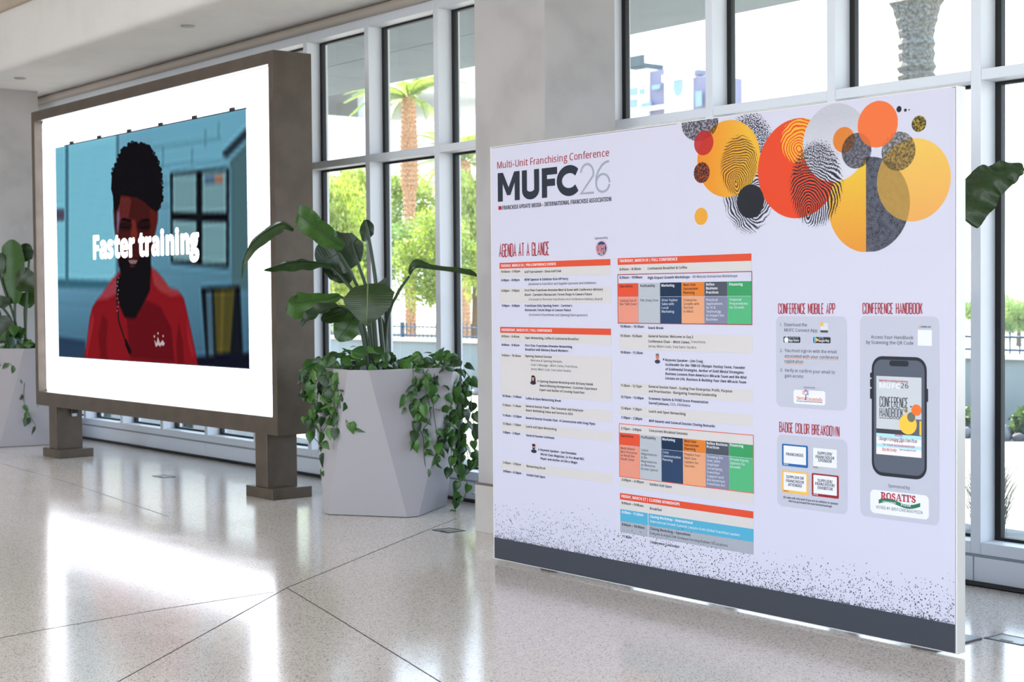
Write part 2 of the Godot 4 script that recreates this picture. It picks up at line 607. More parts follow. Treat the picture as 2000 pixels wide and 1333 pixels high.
# ---------------------------------------------------------------- lamps of the lobby ceiling
func ceiling_lamps() -> void:
	var glow := StandardMaterial3D.new()
	glow.albedo_color = Color(0.9, 0.9, 0.9)
	glow.emission_enabled = true
	glow.emission = Color(1.0, 0.96, 0.9)
	glow.emission_energy_multiplier = 2.0
	for ix in 5:
		for iz in 2:
			var at := Vector3(-19.0 + ix * 4.9, 5.9, 0.2 + iz * 4.6)
			var o := thing("ceiling_lamp", at, "long recessed ceiling lamp panel with a pale metal trim", "lamp", "lamp panels of the lobby ceiling")
			var st := begin()
			box(st, Vector3(-1.25, -0.03, -0.35), Vector3(1.25, 0, 0.35), 0.005)
			obj("trim", st, mat(Color(0.8, 0.8, 0.8), 0.4, 0.2), o)
			st = begin()
			box(st, Vector3(-1.2, -0.036, -0.3), Vector3(1.2, -0.03, 0.3))
			obj("diffuser", st, glow, o)
			var l := AreaLight3D.new()
			l.name = "lamp_light"
			l.area_size = Vector2(2.4, 0.6)
			l.light_color = Color(1.0, 0.985, 0.97)
			l.light_energy = LAMP
			l.area_range = 60.0
			l.area_attenuation = 2.0
			l.shadow_enabled = true
			o.add_child(l)
			l.position = Vector3(0, -0.045, 0)
			l.rotation.x = -PI / 2

# ---------------------------------------------------------------- video kiosk
const ZP := -5.77                 # its glowing panel
const SCREEN := [-14.04, 0.966, -10.341, 2.956]
func paint(im: Image, pts: Array, c: Color) -> void:           # fills a polygon given in picture points
	var lo := 1e9
	var hi := -1e9
	for p in pts:
		lo = minf(lo, p.y)
		hi = maxf(hi, p.y)
	for y in range(maxi(0, floori(lo)), mini(im.get_height(), ceili(hi))):
		var xs := []
		for i in pts.size():
			var a: Vector2 = pts[i]
			var b: Vector2 = pts[(i + 1) % pts.size()]
			var yy := y + 0.5
			if (a.y <= yy) != (b.y <= yy):
				xs.append(a.x + (yy - a.y) / (b.y - a.y) * (b.x - a.x))
		xs.sort()
		for i in range(0, xs.size() - 1, 2):
			var x0 := maxi(0, roundi(xs[i]))
			var x1 := mini(im.get_width(), roundi(xs[i + 1]))
			if x1 > x0: im.fill_rect(Rect2i(x0, y, x1 - x0, 1), c)
func soften(im: Image, k: int) -> void:
	var w := im.get_width()
	var h := im.get_height()
	im.resize(w / k, h / k, Image.INTERPOLATE_LANCZOS)
	im.resize(w, h, Image.INTERPOLATE_CUBIC)
func S(x: float, y: float) -> Vector2:                         # point of the current crop -> point of the screen's picture
	var p := on_z(crop[0] + x / crop[2], crop[1] + y / crop[2], ZP + 0.008)
	return Vector2((p.x - SCREEN[0]) / (SCREEN[2] - SCREEN[0]) * 896.0, (SCREEN[3] - p.y) / (SCREEN[3] - SCREEN[1]) * 480.0)
func shape(list: Array) -> Array:
	var out := []
	for i in range(0, list.size(), 2):
		out.append(S(list[i], list[i + 1]))
	return out
func ring(cx: float, cy: float, rx: float, ry: float, n := 40, rough := 0.0) -> Array:
	var out := []
	for k in n:
		var t := TAU * k / n
		var q := 1.0 + rough * (rng.randf() - 0.5)
		out.append(S(cx + rx * q * cos(t), cy + ry * q * sin(t)))
	return out
func screen_picture() -> ImageTexture:
	var im := Image.create_empty(896, 480, false, Image.FORMAT_RGB8)
	for y in 480:
		for k in 56:                                            # a painted wall, blue at the left and duller to the right and below
			var u := k / 55.0
			var v := y / 479.0
			var c := Color(0.47, 0.7, 0.81).lerp(Color(0.34, 0.53, 0.6), u * 0.9).lerp(Color(0.2, 0.33, 0.42), v * v * 0.85)
			im.fill_rect(Rect2i(k * 16, y, 16, 1), c)
	crop = [60.0, 100.0, 2.898]
	# blind in the window at the left, window frame, block joints of the wall
	paint(im, shape([143, 560, 480, 475, 480, 1300, 150, 1300]), Color(0.47, 0.73, 0.81))
	for k in 34:
		var y := 590.0 + k * 21
		paint(im, shape([146, y, 480, y - 62 + k * 1.7, 480, y - 56 + k * 1.7, 146, y + 6]), Color(0.42, 0.68, 0.77))
	paint(im, shape([196, 540, 214, 536, 214, 1300, 196, 1300]), Color(0.25, 0.42, 0.5))
	paint(im, shape([485, 480, 500, 476, 500, 1300, 485, 1300]), Color(0.28, 0.45, 0.52))
	paint(im, shape([680, 440, 1220, 330, 1220, 470, 1085, 580, 1085, 640, 690, 700]), Color(0.4, 0.63, 0.72))
	for l in [[690, 545, 1080, 490], [690, 655, 1080, 620], [690, 760, 800, 745], [690, 880, 800, 870], [690, 1240, 1220, 1270], [700, 1330, 1220, 1370], [150, 1420, 420, 1440], [150, 1520, 400, 1550]]:
		paint(im, shape([l[0], l[1], l[2], l[3], l[2], l[3] + 9, l[0], l[1] + 9]), Color(0.3, 0.48, 0.55))
	for l in [[985, 440, 545], [910, 545, 650], [1060, 400, 490], [745, 545, 655], [860, 1250, 1340]]:
		paint(im, shape([l[0], l[1], l[0] + 7, l[1], l[0] + 7, l[2], l[0], l[2]]), Color(0.3, 0.48, 0.55))
	paint(im, shape([145, 1290, 490, 1300, 490, 1350, 145, 1340]), Color(0.22, 0.4, 0.48))
	paint(im, shape([1080, 580, 1225, 430, 1225, 490, 1110, 605]), Color(0.16, 0.22, 0.27))
	paint(im, shape([1130, 620, 1225, 520, 1232, 1350, 1140, 1350]), Color(0.27, 0.39, 0.42))
	paint(im, shape([146, 895, 190, 893, 190, 960, 146, 962]), Color(0.3, 0.3, 0.38))
	# notice board with four panes
	paint(im, shape([790, 690, 1122, 664, 1120, 1226, 795, 1200]), Color(0.06, 0.08, 0.1))
	for p in [[803, 700, 938, 690, 938, 918, 803, 915], [970, 688, 1108, 676, 1108, 918, 970, 918], [803, 955, 938, 962, 938, 1192, 803, 1188], [970, 964, 1108, 966, 1108, 1208, 970, 1204]]:
		paint(im, shape(p), Color(0.42, 0.57, 0.6))
	paint(im, shape([985, 705, 1090, 698, 1085, 750, 985, 755]), Color(0.3, 0.4, 0.5))
	paint(im, shape([1040, 702, 1090, 698, 1085, 750, 1040, 752]), Color(0.55, 0.42, 0.38))
	crop = [60.0, 500.0, 2.72]
	paint(im, shape([140, 430, 290, 450, 290, 545, 140, 530]), Color(0.16, 0.24, 0.34))
	paint(im, shape([905, 170, 1112, 160, 1130, 590, 935, 575]), Color(0.07, 0.09, 0.12))
	paint(im, shape([930, 190, 962, 185, 975, 560, 945, 560]), Color(0.25, 0.36, 0.42))
	paint(im, shape([972, 185, 1085, 172, 1060, 515, 985, 520]), Color(0.28, 0.27, 0.13))
	paint(im, shape([1010, 182, 1030, 180, 1020, 520, 1003, 520]), Color(0.36, 0.32, 0.15))
	paint(im, shape([870, 540, 1170, 515, 1170, 610, 870, 590]), Color(0.06, 0.07, 0.13))
	soften(im, 6)
	# the person: curly dark hair, beard, red polo shirt, head bowed
	crop = [100.0, 440.0, 2.9875]
	paint(im, shape([188, 790, 205, 700, 225, 540, 240, 480, 265, 440, 300, 395, 350, 320, 395, 275, 580, 240, 620, 275, 660, 320, 690, 365, 740, 380, 775, 430, 800, 540, 825, 660, 860, 830]), Color(0.5, 0.075, 0.11))
	paint(im, shape([265, 440, 300, 395, 350, 320, 392, 285, 385, 400, 330, 430]), Color(0.58, 0.22, 0.27))
	paint(im, shape([585, 248, 660, 320, 690, 365, 740, 380, 755, 410, 700, 415, 640, 390, 600, 350]), Color(0.56, 0.2, 0.22))
	paint(im, shape([440, 540, 560, 440, 640, 480, 700, 600, 720, 800, 460, 780]), Color(0.37, 0.05, 0.085))
	paint(im, shape([290, 800, 275, 640, 300, 520, 330, 560, 320, 700, 330, 800]), Color(0.4, 0.06, 0.09))
	paint(im, shape([240, 500, 250, 560, 225, 690, 210, 770, 200, 760, 215, 640]), Color(0.58, 0.13, 0.17))
	paint(im, shape([745, 560, 770, 700, 775, 810, 735, 805, 730, 680]), Color(0.39, 0.055, 0.085))
	paint(im, shape([790, 520, 812, 640, 835, 760, 820, 770, 795, 660]), Color(0.56, 0.12, 0.15))
	soften(im, 4)
	# face and neck
	crop = [100.0, 200.0, 3.3175]
	paint(im, shape([402, 690, 430, 650, 445, 575, 560, 580, 640, 640, 692, 700, 690, 770, 676, 840, 655, 930, 640, 1060, 560, 1130, 470, 1130, 436, 1060, 425, 930, 408, 800]), Color(0.25, 0.085, 0.085))
	paint(im, shape([445, 606, 500, 606, 520, 640, 500, 760, 440, 770, 430, 690]), Color(0.36, 0.14, 0.14))
	paint(im, shape([425, 720, 440, 690, 445, 760, 432, 860, 424, 850]), Color(0.42, 0.36, 0.46))
	paint(im, shape([640, 680, 690, 705, 684, 800, 660, 880, 640, 860]), Color(0.32, 0.1, 0.09))
	paint(im, shape([520, 760, 545, 760, 560, 870, 540, 900, 515, 890]), Color(0.42, 0.15, 0.12))
	paint(im, ring(482, 800, 42, 34, 24), Color(0.15, 0.055, 0.06))
	paint(im, ring(600, 800, 46, 36, 24), Color(0.14, 0.05, 0.055))
	crop = [100.0, 440.0, 2.9875]
	paint(im, shape([388, 150, 425, 185, 450, 200, 505, 200, 530, 175, 580, 150, 582, 260, 576, 380, 545, 445, 490, 545, 430, 540, 398, 470, 386, 400, 380, 310, 405, 295]), Color(0.06, 0.05, 0.07))
	soften(im, 7)
	paint(im, shape([448, 203, 506, 203, 494, 226, 462, 228]), Color(0.5, 0.4, 0.41))
	paint(im, shape([455, 234, 492, 234, 484, 246, 462, 246]), Color(0.3, 0.09, 0.11))
	soften(im, 2)
	crop = [100.0, 200.0, 3.3175]
	paint(im, shape([445, 765, 470, 748, 512, 760, 522, 782, 500, 772, 465, 768]), Color(0.06, 0.03, 0.04))
	paint(im, shape([565, 782, 590, 760, 632, 752, 640, 770, 600, 776]), Color(0.06, 0.03, 0.04))
	paint(im, shape([455, 806, 510, 810, 505, 817, 458, 815]), Color(0.05, 0.025, 0.03))
	paint(im, shape([575, 810, 632, 804, 630, 813, 578, 817]), Color(0.05, 0.025, 0.03))
	var hair := Color(0.055, 0.05, 0.07)
	var crownline := [404, 690, 400, 610, 388, 560, 392, 480, 404, 430, 425, 395, 440, 345, 458, 305, 485, 290, 512, 268, 540, 256, 566, 274, 592, 270, 616, 284, 636, 290, 652, 315, 668, 340, 680, 370, 694, 392, 702, 425, 712, 450, 712, 500, 718, 550, 721, 600, 714, 650, 698, 698, 680, 700, 650, 690, 610, 650, 560, 618, 500, 606, 450, 602, 445, 650, 430, 690, 415, 710]
	paint(im, shape(crownline), hair)
	for k in range(3, 26):                                       # curls along the outline, some of them loose rings
		for j in 3:
			var u := rng.randf()
			var x := lerpf(crownline[k * 2], crownline[k * 2 + 2], u)
			var y := lerpf(crownline[k * 2 + 1], crownline[k * 2 + 3], u)
			var q := rng.randf_range(5, 12)
			paint(im, ring(x, y - 3, q, q, 12), hair)
			if j == 2 and k % 3 == 0: paint(im, ring(x + rng.randf_range(-2, 2), y - 4, q * 0.45, q * 0.45, 10), Color(0.2, 0.38, 0.46))
	for k in 60:
		paint(im, ring(rng.randf_range(420, 700), rng.randf_range(340, 590), 6, 4, 8), Color(0.085, 0.08, 0.105) if k % 2 else Color(0.04, 0.035, 0.05))
	soften(im, 2)
	# headset cord and the white crown emblem
	crop = [100.0, 440.0, 2.9875]
	paint(im, shape([392, 300, 400, 305, 388, 350, 386, 420, 398, 560, 435, 672, 428, 676, 390, 565, 378, 420, 380, 350]), Color(0.1, 0.08, 0.1))
	paint(im, shape([428, 668, 438, 666, 468, 735, 466, 756, 452, 750, 432, 700]), Color(0.07, 0.04, 0.06))
	for k in 9:
		paint(im, ring(393 - (k % 3) * 4, 308 + k * 24, 2.5, 4, 8), Color(0.6, 0.66, 0.72))
	var pale := Color(0.72, 0.68, 0.68)
	paint(im, shape([601, 668, 615, 690, 622, 650, 635, 690, 650, 670, 663, 692, 655, 706, 640, 700, 638, 712, 624, 700, 612, 712, 608, 702]), pale)
	for p in [[602, 650], [623, 632], [653, 648]]:
		paint(im, ring(p[0], p[1], 4, 8, 10), pale)
	return ImageTexture.create_from_image(im)

func build_kiosk() -> void:
	var bronze := StandardMaterial3D.new()
	bronze.albedo_color = Color.WHITE
	bronze.roughness = 0.42
	bronze.metallic = 0.35
	tri(bronze, noise_tex(0.012, 31, [[0.2, Color(0.3, 0.26, 0.22)], [0.5, Color(0.32, 0.28, 0.238)], [0.8, Color(0.34, 0.298, 0.255)]], 512, 5), 0.6)
	var o := thing("video_kiosk", Vector3(-12.12, 0, -5.85), "large bronze metal kiosk with a glowing white border around a video screen", "kiosk")
	var off := -o.position
	var x0 := -14.44
	var x1 := -9.80
	var y0 := 0.485
	var y1 := 3.328
	var st := begin()
	var zb := -6.015
	var outer := [Vector2(x0, y0), Vector2(x0, y1), Vector2(x1, y1), Vector2(x1, y0)]
	var inner := [Vector2(x0 + 0.07, y0 + 0.132), Vector2(x0 + 0.07, y1 - 0.094), Vector2(x1 - 0.073, y1 - 0.094), Vector2(x1 - 0.073, y0 + 0.132)]
	var V := func(p: Vector2, z: float) -> Vector3: return Vector3(p.x, p.y, z)
	for i in 4:
		var j := (i + 1) % 4
		quad(st, V.call(outer[i], ZK), V.call(outer[j], ZK), V.call(inner[j], ZK), V.call(inner[i], ZK))
		quad(st, V.call(outer[i], zb), V.call(outer[j], zb), V.call(outer[j], ZK), V.call(outer[i], ZK))
		quad(st, V.call(inner[i], ZK), V.call(inner[j], ZK), V.call(inner[j], ZP - 0.01), V.call(inner[i], ZP - 0.01))
	quad(st, V.call(outer[3], zb), V.call(outer[2], zb), V.call(outer[1], zb), V.call(outer[0], zb))
	obj("housing", st, bronze, o, off)
	var glow := StandardMaterial3D.new()
	glow.albedo_color = Color(0.85, 0.85, 0.85)
	glow.roughness = 0.4
	glow.emission_enabled = true
	glow.emission = Color(0.93, 0.95, 1.0)
	glow.emission_energy_multiplier = 2.6
	st = begin()
	poly(st, round_rect(x0 + 0.07, y0 + 0.132, x1 - 0.073, y1 - 0.094, 0.035), ZP)
	obj("light_border", st, glow, o, off)
	# its light, in four strips round the screen
	for s in [[x0 + 0.08, SCREEN[3] + 0.02, x1 - 0.08, y1 - 0.1], [x0 + 0.08, y0 + 0.14, x1 - 0.08, SCREEN[1] - 0.02], [x0 + 0.08, SCREEN[1], SCREEN[0] - 0.02, SCREEN[3]], [SCREEN[2] + 0.02, SCREEN[1], x1 - 0.08, SCREEN[3]]]:
		var l := AreaLight3D.new()
		l.name = "border_light"
		l.area_size = Vector2(s[2] - s[0], s[3] - s[1])
		l.light_color = Color(0.93, 0.95, 1.0)
		l.light_energy = 0.8 * l.area_size.x * l.area_size.y
		l.area_range = 60.0
		l.area_attenuation = 2.0
		l.shadow_enabled = true
		o.add_child(l, true)
		l.position = Vector3((s[0] + s[2]) / 2, (s[1] + s[3]) / 2, ZP + 0.004) + off
		l.rotation.y = PI
	# the screen, its picture and its words
	var show := StandardMaterial3D.new()
	show.albedo_color = Color(0.004, 0.004, 0.004)
	show.roughness = 0.9
	show.metallic_specular = 0.12
	show.emission_enabled = true
	show.emission = Color.BLACK
	show.emission_texture = screen_picture()
	show.emission_energy_multiplier = 1.0
	st = begin()
	var zs := ZP + 0.008
	var cs := [Vector3(SCREEN[0], SCREEN[1], zs), Vector3(SCREEN[0], SCREEN[3], zs), Vector3(SCREEN[2], SCREEN[3], zs), Vector3(SCREEN[2], SCREEN[1], zs)]
	var uv := [Vector2(0, 1), Vector2(0, 0), Vector2(1, 0), Vector2(1, 1)]
	for i in [0, 1, 2, 0, 2, 3]:
		st.set_uv(uv[i])
		st.add_vertex(cs[i])
	var sc := obj("video_screen", st, show, o, off)
	tag(sc, "video picture of a person in a red polo shirt")
	for e in [[SCREEN[0], SCREEN[1] - 0.006, SCREEN[2], SCREEN[1]], [SCREEN[0] + 0.22, SCREEN[3], SCREEN[2], SCREEN[3] + 0.008]]:
		st = begin()
		box(st, Vector3(e[0], e[1], ZP), Vector3(e[2], e[3], zs + 0.004))
		obj("screen_edge", st, mat(Color(0.03, 0.03, 0.05), 0.5), o, off)
	for px in [141.0, 195.0, 253.7, 315.5, 381.8, 455.7]:
		st = begin()
		var cx := on_z(px, 250, ZP).x
		box(st, Vector3(cx - 0.035, SCREEN[3] + 0.006, ZP), Vector3(cx + 0.035, SCREEN[3] + 0.03, zs + 0.008), 0.002)
		obj("mounting_clip", st, mat(Color(0.05, 0.05, 0.08), 0.5), o, off)
	var words := StandardMaterial3D.new()
	words.albedo_color = Color(0.9, 0.9, 0.9)
	words.emission_enabled = true
	words.emission = Color(1, 1, 1)
	words.emission_energy_multiplier = 1.6
	crop = [60.0, 100.0, 2.898]
	st = begin()
	var a := on_z(60 + 355 / 2.898, 100 + 1180 / 2.898, zs)
	var b := on_z(60 + 955 / 2.898, 100 + 1150 / 2.898, zs)
	text(st, "Faster training", a.x, b.x, a.y, 0.205, zs + 0.002, "black")
	var wd := obj("caption_text", st, words, sc)
	wd.set_meta("label", "white caption reading Faster training")
	# posts and their plinths
	for c in [-10.05, -14.035]:
		st = begin()
		box(st, Vector3(c - 0.09, 0.08, -5.95), Vector3(c + 0.085, y0 + 0.01, ZK + 0.0005), 0.003)
		obj("post", st, bronze, o, off)
		st = begin()
		box(st, Vector3(c - 0.2, 0, -6.01), Vector3(c + 0.198, 0.081, -5.667), 0.003)
		obj("plinth", st, bronze, o, off)
	# small black connector box with a white plug under the housing, on the left post
	st = begin()
	var q := on_x(144, 803, -13.94)
	box(st, q + Vector3(0, -0.022, -0.035), q + Vector3(0.03, 0.03, 0.035), 0.004)
	obj("connector_box", st, mat(Color(0.03, 0.03, 0.035), 0.5), o, off)
	st = begin()
	box(st, q + Vector3(0.001, -0.05, -0.022), q + Vector3(0.026, -0.022, 0.022), 0.004)
	obj("plug", st, mat(Color(0.75, 0.76, 0.78), 0.5), o, off)

# ---------------------------------------------------------------- agenda sign
const Z1 := ZS + 0.0006           # layers of the print
const Z2 := ZS + 0.0012
const Z3 := ZS + 0.0018
const Z4 := ZS + 0.0024
var sign_node: Node3D
var sign_off: Vector3
func ink(c: Color) -> StandardMaterial3D:
	return mat(c, 0.62, 0.0, 0.4)
func part(called: String, st: SurfaceTool, c: Color, parent: Node3D = null) -> MeshInstance3D:
	if parent == null: return obj(called, st, ink(c), sign_node, sign_off)
	return obj(called, st, ink(c), parent)
const NAVY := Color(0.11, 0.15, 0.2)
const RED := Color(0.62, 0.1, 0.17)
const ORANGE := Color(0.82, 0.29, 0.17)
const BEIGE := Color(0.785, 0.765, 0.76)
const PAPER := Color(0.775, 0.77, 0.835)
const WHITE := Color(0.87, 0.87, 0.9)
func say(st: SurfaceTool, words: String, x0: float, x1: float, bl: float, cap: float, z := Z2, style := "bold", slant := 0.0) -> void:
	var a := B(x0, bl)
	var b := B(x1, bl)
	text(st, words, a.x, b.x, a.y, cap, z, style, slant)
# one line of the agenda: time, lines of [words, left, right, baseline(, style)], and a beige band when y1 > y0
func row(band: Array, lines: Array, cap := 0.0122) -> void:
	var times := begin()
	var st := begin()
	for i in lines.size():
		var l: Array = lines[i]
		var italic: bool = l.size() > 4 and str(l[4]).contains("i")
		var light: bool = l.size() > 4 and str(l[4]).contains("r")
		say(times if i == 0 else st, l[0], l[1], l[2], l[3], cap, Z2, "regular" if light else "bold", 0.2 if italic else 0.0)
	var r: Node3D
	if band.is_empty():
		r = part("agenda_row", times, NAVY)
	else:
		var bs := begin()
		var p := B(band[0], band[2])
		var q := B(band[0], band[3])
		rect(bs, p.x, p.y, B(band[1], band[2]).x, q.y, Z1)
		r = part("agenda_row", bs, BEIGE)
		part("time_text", times, NAVY, r)
	part("row_text", st, NAVY, r)
func banner(x0: float, x1: float, y0: float, y1: float, words: String, t0: float, t1: float, bl: float) -> void:
	var st := begin()
	var p := B(x0, y0)
	var q := B(x0, y1)
	rect(st, p.x, p.y, B(x1, (y0 + y1) / 2).x, q.y, Z2)
	var r := part("day_banner", st, ORANGE)
	st = begin()
	say(st, words, t0, t1, bl, 0.0135, Z3)
	part("banner_text", st, WHITE, r)
func outline(x0: float, y0: float, x1: float, y1: float, c: Color) -> void:
	var st := begin()
	var a := B(x0, y0)
	var b := B(x0, y1)
	var r := B(x1, y0).x
	var w := 0.0035
	rect(st, a.x, a.y, r, a.y - w, Z3)
	rect(st, a.x, b.y, r, b.y + w, Z3)
	rect(st, a.x, b.y, a.x + w, a.y, Z3)
	rect(st, r - w, b.y, r, a.y, Z3)
	part("table_outline", st, c)
func table(xs: Array, y0: float, y1: float, y2: float, heads: Array, bodies: Array) -> void:
	var hc := [Color(0.83, 0.29, 0.17), Color(0.67, 0.69, 0.72), Color(0.02, 0.15, 0.26), Color(0.83, 0.46, 0.15), Color(0.28, 0.3, 0.34), Color(0.2, 0.57, 0.35)]
	var bc := [Color(0.84, 0.54, 0.46), Color(0.67, 0.69, 0.72), Color(0.13, 0.23, 0.36), Color(0.85, 0.6, 0.45), Color(0.47, 0.48, 0.57), Color(0.3, 0.66, 0.45)]
	var top := B(xs[0], y0).y
	var mid := B(xs[0], y1).y
	var low := B(xs[0], y2).y
	for i in 6:
		var l := B(xs[i], (y0 + y2) / 2).x + (0.001 if i else 0.0)
		var r := B(xs[i + 1], (y0 + y2) / 2).x - (0.001 if i < 5 else 0.0)
		var dark: bool = i in [0, 1, 3]
		for half in 2:
			var st := begin()
			if half == 0: rect(st, l, top, r, mid + 0.001, Z2)
			else: rect(st, l, mid - 0.001, r, low, Z2)
			var cell := part("table_cell", st, (hc if half == 0 else bc)[i])
			st = begin()
			for t in (heads if half == 0 else bodies)[i]:
				say(st, t[0], t[1], t[2], t[3], 0.0118, Z3, "bold" if half == 0 else "regular")
			part("cell_text", st, NAVY if dark else (WHITE if half == 0 else Color(0.84, 0.86, 0.92)), cell)
func heading(words: String, x0: float, x1: float, y0: float, y1: float) -> void:
	var st := begin()
	var a := B(x0, y1)
	tall(st, words, a.x, B(x1, y1).x, a.y, B(x0, y0).y, Z2)
	part("heading_text", st, RED)
func panel(x0: float, y0: float, x1: float, y1: float, r: float, c: Color, z: float, called: String, parent: Node3D = null) -> MeshInstance3D:
	var st := begin()
	var a := B(x0, y0)
	var b := B(x0, y1)
	poly(st, round_rect(a.x, b.y, B(x1, (y0 + y1) / 2).x, a.y, r), z)
	return part(called, st, c, parent)
func portrait(cx: float, cy: float, rx: float, ry: float, hair: Color, skin: Color, coat: Color, long: bool, beard: bool) -> void:
	var c := B(cx, cy)
	var w := absf(B(cx + rx, cy).x - c.x)
	var h := absf(B(cx, cy + ry).y - c.y)
	var st := begin()
	poly(st, oval(c.x, c.y - h * 0.62, w, h * 0.38), Z2)
	var o := part("portrait_print", st, coat)
	if long:
		st = begin()
		poly(st, oval(c.x + w * 0.1, c.y + h * 0.05, w * 0.75, h * 0.9), Z2 + 0.0002)
		part("hair_print", st, hair, o)
	st = begin()
	poly(st, oval(c.x, c.y + h * 0.28, w * (0.42 if long else 0.58), h * 0.5), Z3)
	part("face_print", st, skin, o)
	st = begin()
	if long: poly(st, oval(c.x, c.y + h * 0.72, w * 0.55, h * 0.2), Z4)
	else: poly(st, oval(c.x, c.y + h * 0.68, w * 0.6, h * 0.26), Z4)
	if beard: poly(st, oval(c.x, c.y - h * 0.05, w * 0.42, h * 0.17), Z4)
	part("hair_print", st, hair, o)

